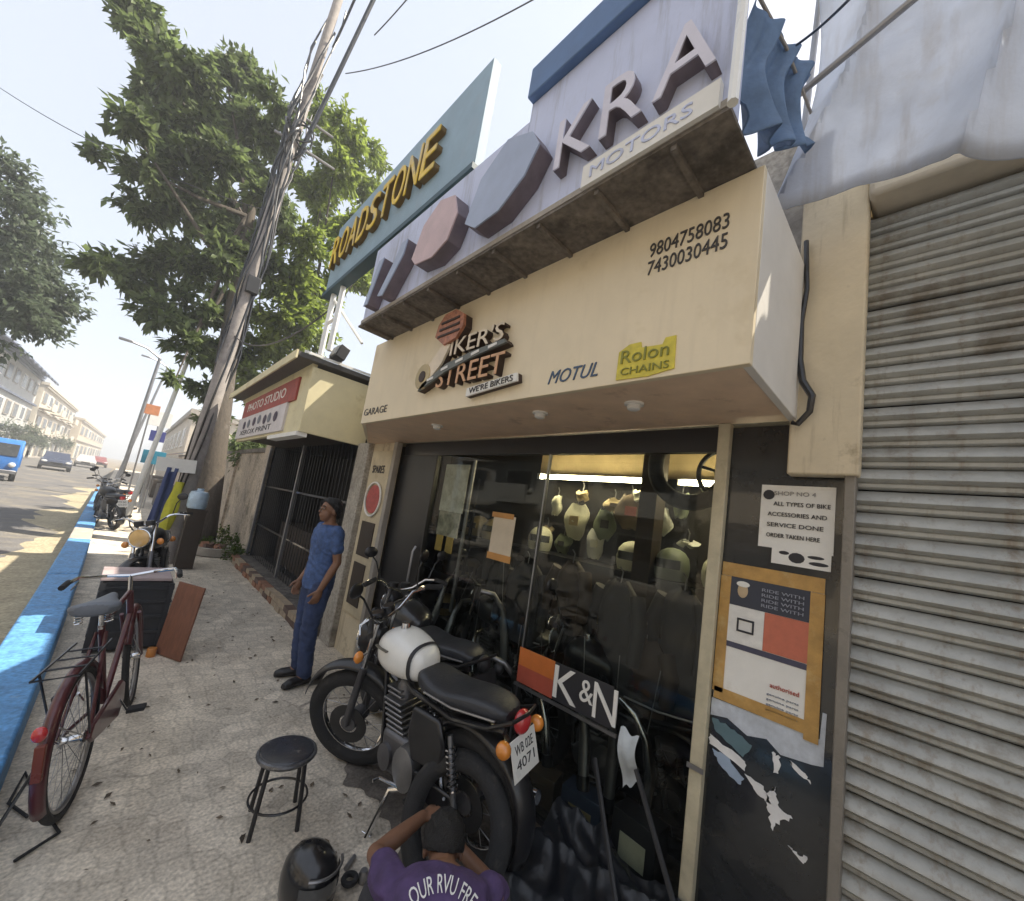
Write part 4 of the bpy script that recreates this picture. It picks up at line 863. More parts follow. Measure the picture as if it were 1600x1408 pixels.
for i, (a0, b0) in enumerate((((1.98, 1.15, .62), (1.62, .66, .05)), ((2.02, .95, .66), (1.72, .42, .1)))): MB().tube([a0, tuple((p + q) / 2 + .01 for p, q in zip(a0, b0)), b0], .012, 6).build('rod', m_dkplastic, hp)
single('added_tyre', MB().torus((0, 0, 0), .25, .05, 'X', 40, 10).xf(Matrix.Translation((1.43, 1.52, .285)) @ Matrix.Rotation(R(20), 4, 'Y') @ Matrix.Rotation(R(14), 4, 'Z')), m_rubber, 'black tyre added as a dark mass at the rear of the white tanked motorcycle', 'tyre')  # added tyre, fills in the dark mass beside the rear wheel
BIKE2 = motorcycle('black motorcycle standing close to the shop glass behind the white tanked one', (1.93, 2.22, .0), (0, R(-5), R(5)), M('tank_black', (.014, .015, .018), .3, coat=.5, bump=0), steer=R(-10), stripe=False, dull=True)
for (x, y, rz, lab) in ((2.62, .98, 4, 'dark motorcycle standing inside the shop behind the orange and white sign'), (2.72, 2.2, -6, 'dark motorcycle farther inside the shop below the lit tube')):
    c = copy_tree(BIKE2); c.location = (x, y, .03); c.rotation_euler = (0, R(-5), R(rz)); c['label'] = lab
BIKE3 = motorcycle('black motorcycle with amber headlamp facing the camera beside the utility pole', (.50, 6.9, 0), (0, R(6), R(172)), m_black, steer=R(-18), plate=('WB 06A', '5520'), stripe=False, lamp=M('lamp_amber', (.8, .5, .18), .15, coat=1, bump=0))
for (x, y, rz, lab) in ((-.02, 13.4, 20, 'dark motorcycle parked by the kerb well beyond the utility pole'), (.05, 15.6, 32, 'second distant motorcycle parked behind another near the kerb')):
    c = copy_tree(BIKE3); c.location = (x, y, 0); c.rotation_euler = (0, R(-6), R(rz)); c['label'] = lab

# ================================================================== BICYCLE
def bicycle(label, loc, rot, steer):
    t = thing('bicycle', label, 'bicycle', loc, rot)
    B = lambda mb, n_, m, p=t, **k: mb.build(n_, m, p, world=False, **k)
    red = M('bicycle_red', (.075, .014, .018), .35, coat=.4, var=.25, scale=14, bump=.05, dirt=((.35, .2, .18), 8, .6, .5)); RW = .335; FY = 1.10
    sx = Matrix.Translation((0, FY - .22, .8)) @ Matrix.Rotation(R(-18), 4, 'X').inverted() @ Matrix.Rotation(steer, 4, 'Z') @ Matrix.Rotation(R(-18), 4, 'X') @ Matrix.Translation((0, -FY + .22, -.8))
    I4 = Matrix.Identity(4)
    for cy, x in ((0, I4), (FY, sx)):
        wh = B(MB().lathe([(.03, -.045), (.018, -.03), (.018, .03), (.03, .045)], (0, cy, RW), 12, 'X').xf(x), 'wheel', m_chrome)
        B(MB().torus((0, cy, RW), RW - .018, .02, 'X', 48, 8).xf(x), 'tyre', m_rubber, wh)
        B(MB().torus((0, cy, RW), RW - .042, .012, 'X', 48, 6).xf(x), 'rim', m_steel, wh)
        for k in range(28):
            a = 2 * math.pi * k / 28; s_ = .035 if k % 2 else -.035
            B(MB().tube([(s_, cy + .025 * math.cos(a + .8), RW + .025 * math.sin(a + .8)), (0, cy + .28 * math.cos(a), RW + .28 * math.sin(a))], .0016, 3).xf(x), 'spoke', m_steel, wh)
        def f(u, v, cy=cy):
            a = R(15) + (R(205) - R(15)) * u if cy == 0 else R(-5) + (R(150) - R(-5)) * u; q = (v - .5) * 2; r_ = .372 - .022 * q * q
            return (.026 * q, cy + r_ * math.cos(a), RW + r_ * math.sin(a))
        fd = B(MB().grid(f, 26, 6).xf(x), 'fender', red); fd.modifiers.new('s', 'SOLIDIFY').thickness = .003
        for s_ in (-1, 1):
            yb = cy - .30 if cy == 0 else cy - .28
            B(MB().tube([(s_ * .05, cy, RW), (s_ * .035, yb, RW + .20)], .003, 4).xf(x), 'fender_stay', m_steel)
    B(MB().prism([(-.36, .36), (-.345, .50), (-.37, .50), (-.385, .36)], -.017, .017), 'reflector_plate', M('reflector', (.16, .035, .02), .3, bump=0), bevel=.004)
    B(MB().ball((0, -.385, .56), (.026, .02, .032), 12, 8), 'rear_reflector', m_redlens)
    bb_ = (0, .46, .30); seat_t = (0, .30, .80); head_t = (0, .84, .86); head_b = (0, .90, .70)
    for a, b, r_ in ((bb_, seat_t, .016), (seat_t, head_t, .015), (bb_, head_b, .017), (head_t, head_b, .02)): B(MB().tube([a, b], r_, 10), 'frame_tube', red)
    for s_ in (-1, 1):
        B(MB().tube([(s_ * .02, .44, .30), (s_ * .06, .0, RW)], .010, 8), 'chain_stay', red); B(MB().tube([(s_ * .02, .31, .76), (s_ * .06, .0, RW)], .009, 8), 'seat_stay', red)
        B(MB().tube([(s_ * .045, FY - .20, .70), (s_ * .045, FY - .10, .55), (s_ * .045, FY, RW)], .012, 8).xf(sx), 'fork_blade', red)
        hb = B(MB().tube([(0, FY - .27, .97), (s_ * .12, FY - .25, .98), (s_ * .24, FY - .34, 1.0), (s_ * .27, FY - .50, .99)], .011, 8).xf(sx), 'handlebar', m_chrome)
        B(MB().tube([(s_ * .265, FY - .42, .995), (s_ * .272, FY - .54, .985)], .016, 8).xf(sx), 'grip', m_rubber, hb)
        B(MB().tube([(s_ * .24, FY - .32, .97), (s_ * .25, FY - .44, .95)], .005, 5).xf(sx), 'brake_rod', m_chrome, hb)
        B(MB().tube([(s_ * .07, .46, .30), (s_ * .085, .46 + s_ * .11, .30 - s_ * .12)], .009, 6), 'crank', m_chrome)
        B(MB().cbox((s_ * .135, .46 + s_ * .11, .30 - s_ * .12), (.09, .07, .022)), 'pedal', m_rubber, bevel=.005)
    B(MB().tube([(0, .84, .86), (0, FY - .27, .97)], .012, 8).xf(I4), 'stem', m_chrome)
    B(MB().lathe([(.04, -.003), (.095, -.003), (.095, .003), (.04, .003)], (.06, .46, .30), 26, 'X', cap=False), 'chainwheel', m_steel)
    B(MB().prism([(.56, .36), (.50, .40), (.02, .38), (-.03, .335), (.02, .29), (.46, .20), (.56, .26)], .052, .075), 'chain_guard', red, bevel=.008)
    B(MB().tube([(0, .30, .78), (0, .285, .90)], .013, 8), 'seat_post', m_chrome)
    rings = []
    for y, hx, h in ((.52, .02, .915), (.42, .03, .925), (.32, .06, .925), (.22, .105, .93), (.14, .115, .945), (.10, .08, .945)):
        rings.append([Vector((hx * math.cos(a), y, h + .028 * math.sin(a) - (.02 if math.sin(a) < 0 else 0))) for a in np.linspace(0, 2 * math.pi, 15)[:-1]])
    B(MB().loft(rings), 'saddle', M('saddle_grey', (.13, .145, .17), .5, var=.2, bump=.1)).modifiers.new('s', 'SUBSURF').render_levels = 1
    for s_ in (-1, 1):
        sp = [(s_ * .06 + .017 * math.cos(k / 6 * 2 * math.pi), .16 + .017 * math.sin(k / 6 * 2 * math.pi), .85 + k * .0022) for k in range(32)]
        B(MB().tube(sp, .003, 4), 'saddle_spring', m_chrome)
    # rear carrier
    B(MB().tube([(-.07, .20, .745), (-.075, -.28, .745), (.075, -.28, .745), (.07, .20, .745)], .006, 6), 'carrier', m_black)
    for y in (.08, -.04, -.16): B(MB().tube([(-.073, y, .745), (.073, y, .745)], .005, 5), 'carrier_bar', m_black)
    for s_ in (-1, 1): B(MB().tube([(s_ * .075, -.2, .745), (s_ * .065, 0, RW)], .005, 5), 'carrier_stay', m_black)
    B(MB().tube([(-.07, -.02, RW), (-.20, -.16, .02), (-.20, -.22, .012)], .007, 6), 'stand', m_black)
    return t
bicycle('maroon bicycle leaning on the pavement beside the blue kerb with its front wheel turned', (.105, 2.90, 0), (0, R(-8), R(-12)), R(6))
# loose cable on the ground by it
single('loose_cable', MB().tube([(-.02, 2.62, .01), (.10, 2.72, .012), (.0, 3.0, .012), (-.08, 3.3, .012), (-.10, 3.05, .012), (-.02, 2.9, .012)], .007, 6), m_rubber, 'dark cable lying on the pavement by the bicycle rear wheel', 'cable')

# ================================================================== STOOL, HELMET, CRATE, BOARD
st = thing('stool', 'low black metal stool with a scuffed round seat standing on the pavement', 'stool', (.905, 2.34, 0), (0, 0, R(12)))
L_ = lambda mb, n_, m, **k: mb.build(n_, m, st, world=False, **k)
L_(MB().lathe([(0, .355), (.10, .357), (.128, .352), (.136, .342), (.136, .318), (.12, .312), (0, .314)], (0, 0, 0), 36), 'seat', M('stool_seat', (.035, .037, .045), .3, coat=.3, var=.3, bump=.15, dirt=((.45, .44, .42), 14, .60, .7)))
L_(MB().torus((0, 0, .335), .137, .012, 'Z', 36, 8), 'seat_ring', M('ring_scuffed', (.12, .12, .125), .35, .6, var=.5, scale=14, dirt=((.4, .4, .4), 12, .55, .6)))
for a in range(4):
    c, s_ = math.cos(a * math.pi / 2 + .35), math.sin(a * math.pi / 2 + .35)
    L_(MB().tube([(c * .118, s_ * .118, .325), (c * .135, s_ * .135, .17), (c * .152, s_ * .152, .0)], .0115, 10), 'leg', m_black)
L_(MB().torus((0, 0, .12), .14, .006, 'Z', 32, 6), 'foot_ring', m_black)

HMT = helmet('helmet', 'large glossy black helmet lying on the pavement at the bottom edge', (.905, 1.815, .0), M('helmet_black', (.012, .012, .014), .3, coat=.5, bump=0, var=.3), .108, R(200))
MB().tube([(.108 * 1.04 * math.cos(a), .108 * 1.22 * math.sin(a), .172 - .0 * a) for a in np.linspace(R(40), R(140), 14)], .006, 6).build('visor_highlight', m_steel, HMT, world=False)  # highlight along the visor put in as a steel arc
bolts = thing('tool_pile', 'small dark loose parts lying beside the black helmet', 'parts', (1.10, 1.80, 0))
MB().torus((1.09, 1.79, .022), .028, .012, 'Z', 18, 8).build('gasket', m_rubber, bolts); MB().lathe([(.02, 0), (.024, .03), (.016, .05)], (1.145, 1.77, .0), 12).build('bolt', m_steel, bolts)
MB().tube([(1.10, 1.86, .012), (1.16, 1.90, .014)], .011, 8).build('shaft', m_steel, bolts)

cr = thing('battery_crate', 'black ribbed plastic crate with a pinkish lid standing behind the bicycle', 'crate', (.27, 5.25, 0))
m_crate = M('crate_black', (.018, .019, .023), .5, bump=.15, var=.3)
MB().box(.02, .52, 5.02, 5.48, .03, .64).build('body', m_crate, cr, bevel=.012)
for z in (.16, .30, .44, .56): MB().box(.005, .535, 5.005, 5.495, z, z + .035).build('rib', m_crate, cr, bevel=.006)
for x in (.03, .51): MB().box(x - .02, x + .02, 5.0, 5.04, .03, .62).build('corner_post', m_crate, cr)
MB().box(.0, .50, 5.0, 5.5, .645, .675).build('lid', M('lid_pink', (.36, .29, .29), .6, var=.2, bump=.1), cr, bevel=.006)
bd = thing('plywood_board', 'reddish brown plywood board propped upright against the black crate', 'board', (.6, 4.8, 0))
bmx = Matrix.Translation((.615, 4.80, .33)) @ Matrix.Rotation(R(-60), 4, 'Z') @ Matrix.Rotation(R(-6), 4, 'X')
MB().box(-.17, .17, -.009, .009, -.325, .325, bmx).build('sheet', M('ply_brown', (.20, .085, .05), .7, var=.25, scale=7, bump=.2, stretch=(6, 6, 1), dirt=((.12, .05, .03), 5, .55, .6)), bd, bevel=.003)
single('orange_tin', MB().lathe([(.035, 0), (.037, .005), (.037, .07), (.033, .075), (0, .075)], (.47, 4.86, 0), 14), M('tin_orange', (.5, .2, .05), .4, bump=.05), 'small orange tin on the pavement between crate and brown board', 'tin')

# ================================================================== PEOPLE
def remeshed(mb, name, mat, parent, voxel=.007, smooth=4, world=False, wrinkle=0):
    o = mb.build('tmp', mat, None, world=False)
    r = o.modifiers.new('r', 'REMESH'); r.mode = 'VOXEL'; r.voxel_size = voxel
    s_ = o.modifiers.new('s', 'SMOOTH'); s_.iterations = smooth; s_.factor = .5
    dg = bpy.context.evaluated_depsgraph_get(); me = bpy.data.meshes.new_from_object(o.evaluated_get(dg)); bpy.data.objects.remove(o)
    if wrinkle:
        from mathutils import noise as NZ
        co_ = [v.co.copy() for v in me.vertices]; no_ = [v.normal.copy() for v in me.vertices]
        for v, c, q in zip(me.vertices, co_, no_):
            a = NZ.noise(Vector((c.x * 14, c.y * 14, c.z * 7 + c.x * 5))); b = 1 - abs(NZ.noise(Vector((c.x * 9 + 5, c.y * 9, c.z * 22 - c.x * 11))))
            v.co = c + q * (wrinkle * (a * .9 + (b - .75) * 1.6))
    me.shade_smooth(); me.name = name
    n = bpy.data.objects.new(name, me); COL.objects.link(n); n.parent = parent; return n
def limb(mb, pts, rs):
    mb.tube(pts, rs, 14)
    for p, r_ in zip(pts, rs): mb.ball(p, r_, 14, 9)
def torso(mb, spine, side, front, inflate=0):
    rings = []
    for (c, rx, ry) in spine:
        c = Vector(c); rings.append([c + side * ((rx + inflate) * math.cos(a)) + front * ((ry + inflate) * math.sin(a)) for a in np.linspace(0, 2 * math.pi, 23)[:-1]])
    mb.loft(rings)
def hand(mb, wrist, d, palm_n, side_thumb, sc=1., curl=.5):
    """palm + five bent fingers; d = pointing direction, palm_n = palm normal, side_thumb = direction of the thumb edge"""
    d = Vector(d).normalized(); t = Vector(side_thumb); t = (t - d * t.dot(d)).normalized(); n = d.cross(t); n = n if n.dot(Vector(palm_n)) > 0 else -n
    wst = Vector(wrist); P0 = wst + d * .045 * sc
    mb.tube([wst, wst + d * .02 * sc, wst + d * .055 * sc, wst + d * .09 * sc], [.028 * sc, .032 * sc, .040 * sc, .036 * sc], 12, flat=.5)
    for k, ln in enumerate((.070, .078, .073, .058)):
        b = wst + d * .085 * sc + t * (.030 - .020 * k) * sc
        a1, a2 = curl * .6, curl * 1.3
        p1 = b + (d * math.cos(a1) + n * math.sin(a1)) * ln * .5 * sc; p2 = p1 + (d * math.cos(a2) + n * math.sin(a2)) * ln * .3 * sc; p3 = p2 + (d * math.cos(a2 + .5) + n * math.sin(a2 + .5)) * ln * .22 * sc
        limb(mb, [b, p1, p2, p3], [.0098 * sc, .0092 * sc, .0085 * sc, .0075 * sc])
    b = wst + d * .03 * sc + t * .028 * sc
    limb(mb, [b, b + (d * .7 + t * .7) * .035 * sc + n * .006, b + (d * 1.0 + t * .75) * .055 * sc + n * .02 * sc], [.013 * sc, .011 * sc, .009 * sc])
def head(parent, mb, c, look, up, sc=1., hair_len=0):
    """adds skull, nose, ears, lips to the body mesh; hair, eyes, brows as children"""
    f = Vector(look).normalized(); u = Vector(up); u = (u - f * u.dot(f)).normalized(); r_ = f.cross(u); c = Vector(c)
    Mx = Matrix((r_, f, u)).transposed().to_4x4(); Mx.translation = c
    def at_(x, y, z): return Mx @ (Vector((x, y, z)) * sc)
    k0 = len(mb.v)
    m2 = MB(); m2.ball((0, -.01, .025), (.073, .092, .088), 18, 12); m2.ball((0, .028, -.045), (.054, .058, .066), 16, 10); m2.ball((0, .045, -.088), (.030, .03, .022), 12, 8)
    m2.loft([[Vector((w_ * math.cos(a), y + .006 * math.sin(a), z)) for a in np.linspace(0, 2 * math.pi, 9)[:-1]] for w_, y, z in ((.006, .082, .018), (.009, .096, -.005), (.015, .104, -.024), (.014, .092, -.034))])
    for s_ in (-1, 1): m2.ball((s_ * .074, -.008, -.012), (.010, .02, .032), 10, 8); m2.ball((s_ * .027, .074, .022), (.022, .012, .009), 10, 6)
    m2.ball((0, .083, -.052), (.024, .011, .007), 12, 6); m2.ball((0, .082, -.063), (.020, .011, .007), 12, 6)
    m2.xf(Matrix.Scale(sc, 4)); m2.xf(Mx); mb._add(m2.v, m2.f)
    for s_ in (-1, 1):
        e = MB().ball((s_ * .027, .080, .008), (.011, .008, .007), 10, 8).xf(Mx @ Matrix.Scale(sc, 4)).build('eye', M('eye_white', (.30, .28, .26), .2, bump=0), parent, world=False)
        MB().ball((s_ * .027, .0865, .008), (.0045, .003, .0048), 8, 6).xf(Mx @ Matrix.Scale(sc, 4)).build('iris', m_hair, e, world=False)
        MB().tube([(s_ * .014, .088, .028), (s_ * .028, .087, .034), (s_ * .042, .076, .030)], .0045, 6).xf(Mx @ Matrix.Scale(sc, 4)).build('brow', m_hair, parent, world=False)
    h = MB()
    def hf(a, b):
        th = 2 * math.pi * a; y_ = math.sin(th); lo = -.012 - .055 * max(0, -y_) + .088 * max(0, y_) ** .7 
        ph = math.pi / 2 * b; z = lo + (.1165 - lo) * math.sin(ph); q = math.sqrt(max(0, 1 - ((z - .02) / .104) ** 2)) if z > .02 else 1 - .10 * max(0, .02 - z) / .07
        nz = .003 * math.sin(th * 9 + z * 80) + .003 * math.sin(th * 23 - z * 150) + random.uniform(-.0025, .0025)
        return ((.0775 + nz) * q * math.cos(th), -.012 + (.0965 + nz) * q * math.sin(th), z)
    h.grid(hf, 40, 14); h.xf(Mx @ Matrix.Scale(sc, 4)); ho = h.build('hair', m_hair, parent, world=False); ho.modifiers.new('s', 'SOLIDIFY').thickness = -.010 * sc
    return Mx

def person(label, loc, rz, J, shirt, trouser, shoe, sleeves=.5, scale=1.):
    t = thing('person', label, 'person', loc, (0, 0, rz)); t.scale = (scale,) * 3
    V = lambda k: Vector(J[k])
    side = (V('rsh') - V('lsh')).normalized(); up = (V('neck') - V('pelvis')).normalized(); front = up.cross(side).normalized() * 1; 
    if front.dot(Vector(J['front'])) < 0: front = -front
    body = MB(); sp = [(V('pelvis').lerp(V('neck'), k), rx, ry) for k, rx, ry in ((-.10, .10, .085), (0, .155, .105), (.2, .15, .10), (.4, .142, .098), (.65, .168, .112), (.85, .172, .105), (.95, .12, .08), (1.02, .055, .055))]
    bend = J.get('bend', 0)
    if bend: sp = [(c - front * (bend * (-4 * (k - .5) ** 2 + 1)) , rx, ry) for (c, rx, ry), k in zip(sp, (-.1, 0, .2, .4, .65, .85, .95, 1.0))]
    torso(body, sp, side, front)
    limb(body, [V('neck') - up * .03, V('neck') + (V('head') - V('neck')) * .6], [.056, .050])
    for s_ in 'lr':
        limb(body, [V(s_ + 'sh'), V(s_ + 'sh').lerp(V(s_ + 'el'), .4), V(s_ + 'el'), V(s_ + 'el').lerp(V(s_ + 'wr'), .35), V(s_ + 'wr')], [.052, .046, .038, .037, .026])
        limb(body, [V(s_ + 'hip'), V(s_ + 'hip').lerp(V(s_ + 'kn'), .5), V(s_ + 'kn'), V(s_ + 'kn').lerp(V(s_ + 'an'), .35), V(s_ + 'an')], [.088, .075, .056, .055, .038])
        body.tube([V(s_ + 'an'), V(s_ + 'an') - Vector((0, 0, .03)) + V(s_ + 'ft') * .06, V(s_ + 'an') + V(s_ + 'ft') * .17 - Vector((0, 0, .05))], [.036, .04, .03], 10, flat=.8)
        hand(body, V(s_ + 'wr'), J[s_ + 'hd'], J[s_ + 'pn'], J[s_ + 'th'], 1., J.get('curl', .6))
    head(t, body, V('head'), J['look'], J.get('hup', (0, 0, 1)))
    b = remeshed(body, 'body', m_skin, t, .0065, 3)
    sh = MB(); torso(sh, [(c, rx * 1.04, ry * 1.05) for c, rx, ry in sp[0:]][:-1] + [(sp[-1][0] + up * -.02, .075, .07)], side, front, .016)
    hem = sp[0][0] - up * .05; torso(sh, [(hem, .172, .128), (sp[1][0], .176, .132), (sp[2][0], .172, .125)], side, front)
    for s_ in 'lr': limb(sh, [V(s_ + 'sh'), V(s_ + 'sh').lerp(V(s_ + 'el'), sleeves * .5), V(s_ + 'sh').lerp(V(s_ + 'el'), sleeves)], [.062, .060, .060])
    remeshed(sh, 'shirt', shirt, t, .009, 5, wrinkle=.009)
    tr = MB(); torso(tr, [(V('pelvis') + up * .06, .155, .115), (V('pelvis') - up * .02, .165, .122), (V('pelvis') - up * .10, .14, .11)], side, front)
    for s_ in 'lr': limb(tr, [V(s_ + 'hip'), V(s_ + 'hip').lerp(V(s_ + 'kn'), .5), V(s_ + 'kn'), V(s_ + 'kn').lerp(V(s_ + 'an'), .5), V(s_ + 'an') + (V(s_ + 'kn') - V(s_ + 'an')).normalized() * .02], [.102, .092, .075, .070, .062])
    remeshed(tr, 'trousers', trouser, t, .009, 4, wrinkle=.008)
    for s_ in 'lr':
        a = V(s_ + 'an'); fd = V(s_ + 'ft').normalized(); g = Vector((a.x, a.y, a.z - .075)); m_ = MB()
        m_.ball(g + fd * .0 + Vector((0, 0, .04)), (.045, .045, .048), 12, 8); m_.tube([g - fd * .06 + Vector((0, 0, .035)), g + fd * .05 + Vector((0, 0, .04)), g + fd * .13 + Vector((0, 0, .03)), g + fd * .185 + Vector((0, 0, .022))], [.040, .046, .046, .028], 12, flat=.85)
        m_.tube([g - fd * .07 + Vector((0, 0, .012)), g + fd * .19 + Vector((0, 0, .012))], [.038, .036], 10, flat=.3)
        remeshed(m_, 'shoe', shoe, t, .007, 3)
    return t
m_bshirt = M('shirt_blue', (.055, .10, .235), .8, var=.45, scale=22, bump=.4, bscale=30)
m_jeans = M('jeans', (.035, .055, .13), .85, var=.3, scale=9, bump=.5, bscale=25)
m_shoe = M('black_leather', (.014, .012, .012), .4, bump=.1)
JS = dict(front=(0, 1, 0), pelvis=(0, 0, .93), neck=(0, -.005, 1.43), head=(0, .03, 1.555), look=(-.15, 1, .05),
          lsh=(-.168, -.01, 1.37), rsh=(.168, -.01, 1.37), lel=(-.205, -.05, 1.10), rel=(.205, -.045, 1.10), lwr=(-.20, .05, .86), rwr=(.195, .09, .87),
          lhip=(-.085, 0, .88), rhip=(.085, 0, .88), lkn=(-.088, .03, .48), rkn=(.09, .02, .48), lan=(-.095, -.01, .082), ran=(.10, -.02, .082), lft=(-.25, 1, 0), rft=(.25, 1, 0),
          lhd=(.05, .25, -1), rhd=(-.05, .3, -1), lpn=(1, 0, 0), rpn=(-1, 0, 0), lth=(0, 1, 0), rth=(0, 1, 0))
person('person in a blue short sleeved shirt and jeans standing in front of the kiosk door', (1.47, 3.92, 0), R(92), JS, m_bshirt, m_jeans, m_shoe, .55)
m_pshirt = M('shirt_purple', (.075, .045, .13), .8, var=.35, scale=10, bump=.6, bscale=18)
JC = dict(front=(0, 1, -.3), pelvis=(0, -.12, .25), neck=(0, .275, .505), head=(0, .40, .475), look=(0, .45, -1), hup=(0, 1, .45), bend=.05,
          lsh=(-.185, .225, .475), rsh=(.185, .225, .475), lel=(-.27, .42, .42), rel=(.26, .38, .33), lwr=(-.10, .60, .45), rwr=(.10, .58, .34),
          lhip=(-.09, -.06, .24), rhip=(.09, -.06, .24), lkn=(-.22, .28, .38), rkn=(.22, .28, .38), lan=(-.14, .02, .085), ran=(.14, .02, .085), lft=(-.3, 1, 0), rft=(.3, 1, 0),
          lhd=(1, .45, 0), rhd=(-.5, 1, .1), lpn=(0, 0, -1), rpn=(0, 0, -1), lth=(.2, 1, 0), rth=(-1, 0, 0), curl=1.0)
CP = person('person in a purple printed t-shirt crouching with his back to us beside the motorcycle', (.935, .985, 0), R(-38), JC, m_pshirt, M('trousers_dark', (.03, .03, .035), .85, bump=.4), m_shoe, .5, .94)
# curved white lettering on the back of the shirt
back_up = (Vector(JC['neck']) - Vector(JC['pelvis'])).normalized(); bn = Vector((0, -back_up.z, back_up.y))
bc = Vector(JC['pelvis']).lerp(Vector(JC['neck']), .74) + bn * .172
bm4 = Matrix((Vector((1, 0, 0)), back_up, bn)).transposed().to_4x4(); bm4.translation = bc
me = text_mesh('OUR RVU FRE', M('print_white', (.7, .7, .68), .7, bump=0), 'lettering', .20, .048, .002)
for v in me.vertices:
    a = (v.co.x - .10) / .14; r_ = .14 + v.co.y; x = r_ * math.sin(a); v.co = (x, r_ * math.cos(a) - .14, v.co.z - 1.3 * x * x)
me.transform(bm4); lo = bpy.data.objects.new('lettering', me); COL.objects.link(lo); lo.parent = CP

# ================================================================== POLE, CABLES, TREE
random.seed(5)
p0, p1, p2 = at(258, 872, 9.4), at(455, 230, 9.6), at(548, -60, 9.9); p0.z = 0
up_ = thing('utility_pole', 'grey concrete utility pole wrapped in bundles of cable on the pavement', 'pole', p0)
m_pole = M('pole_concrete', (.30, .27, .25), .85, var=.25, bump=.4, dirt=((.1, .09, .09), 2, .55, .6))
MB().tube([p0, p0.lerp(p1, .5), p1, p2], [.15, .125, .105, .09], 14).build('shaft', m_pole, up_)
for i in range(12):
    ph = random.random() * 6.28; tw = random.choice((-1, 1)) * random.uniform(.5, 1.6); pts = []
    s0, s1 = random.uniform(.0, .55) if i < 7 else random.uniform(.4, .6), random.uniform(1.05, 1.5)
    for k in range(26):
        s_ = s0 + (s1 - s0) * k / 25; c = p0.lerp(p1, s_) if s_ <= 1 else p1.lerp(p2, (s_ - 1) * 1.5)
        r_ = .135 + .035 * math.sin(ph * 3 + k * .9) + .03 * random.random() + (.05 if s_ > .9 else 0); a = ph + tw * s_ * 4
        pts.append(c + Vector((r_ * math.cos(a), r_ * math.sin(a), 0)))
    MB().tube(pts, random.uniform(.012, .026), 6).build('cable', m_black, up_)
for i in range(7):
    c = p1 + Vector((random.uniform(-.15, .2), random.uniform(-.2, .1), random.uniform(-.5, .4))); m_ = MB().torus((0, 0, 0), random.uniform(.16, .3), .02, 'X', 24, 6)
    m_.xf(Matrix.Translation(c) @ Euler((random.uniform(-.5, .5), random.uniform(-.4, .4), random.uniform(0, 3))).to_matrix().to_4x4()); m_.build('cable_coil', m_black, up_)
MB().cbox(p0.lerp(p1, .62) + Vector((.05, -.16, 0)), (.22, .14, .34)).build('junction_box', m_dkplastic, up_, bevel=.01)
for s_, L2 in ((1.02, .9), (1.15, .7)):
    c = p0.lerp(p1, 1).lerp(p2, s_ - 1); MB().tube([c + Vector((-L2 * .4, 0, 0)), c + Vector((L2, 0, .05))], .03, 6).build('cross_arm', m_steel, up_)
def sag(a, b, d, n=18): return [Vector(a).lerp(Vector(b), k / n) - Vector((0, 0, d * 4 * (k / n) * (1 - k / n))) for k in range(n + 1)]
q = p1 + Vector((.15, 0, -.2))
wires = [('thick black cable bundle climbing from the pole knot to upper right', sag(q, at(640, -120, 8.2), .05), .05), ('second black cable rising beside the utility pole', sag(at(520, 75, 9.7), at(580, -60, 8.8), .05), .028),
         ('thin wire dipping across the sky from the pole to upper right', sag(at(540, 115, 9.5), at(850, -10, 4.0), .25), .011), ('short thin wire high beside the pole at upper edge', sag(at(585, 55, 9.5), at(660, -30, 8), .05), .014),
         ('thin wire crossing the sky at the left', sag(at(-40, 110, 16), at(420, 330, 10), .35), .010), ('thin wire above the canopy at upper right', sag(at(1245, 70, .3), at(1345, -20, .12), .01), .004),
         ('slack cable hanging from pole to tree', sag(p0.lerp(p1, .8), Vector((1.6, 12, 6)), .4), .014), ('cable running from pole to the yellow sign', sag(p0.lerp(p1, .5), Vector((1.4, 5.2, 4.0)), .35), .012)]
for lab, pts, r_ in wires: single('overhead_wire', MB().tube(pts, r_, 6), m_black, lab, 'wire')

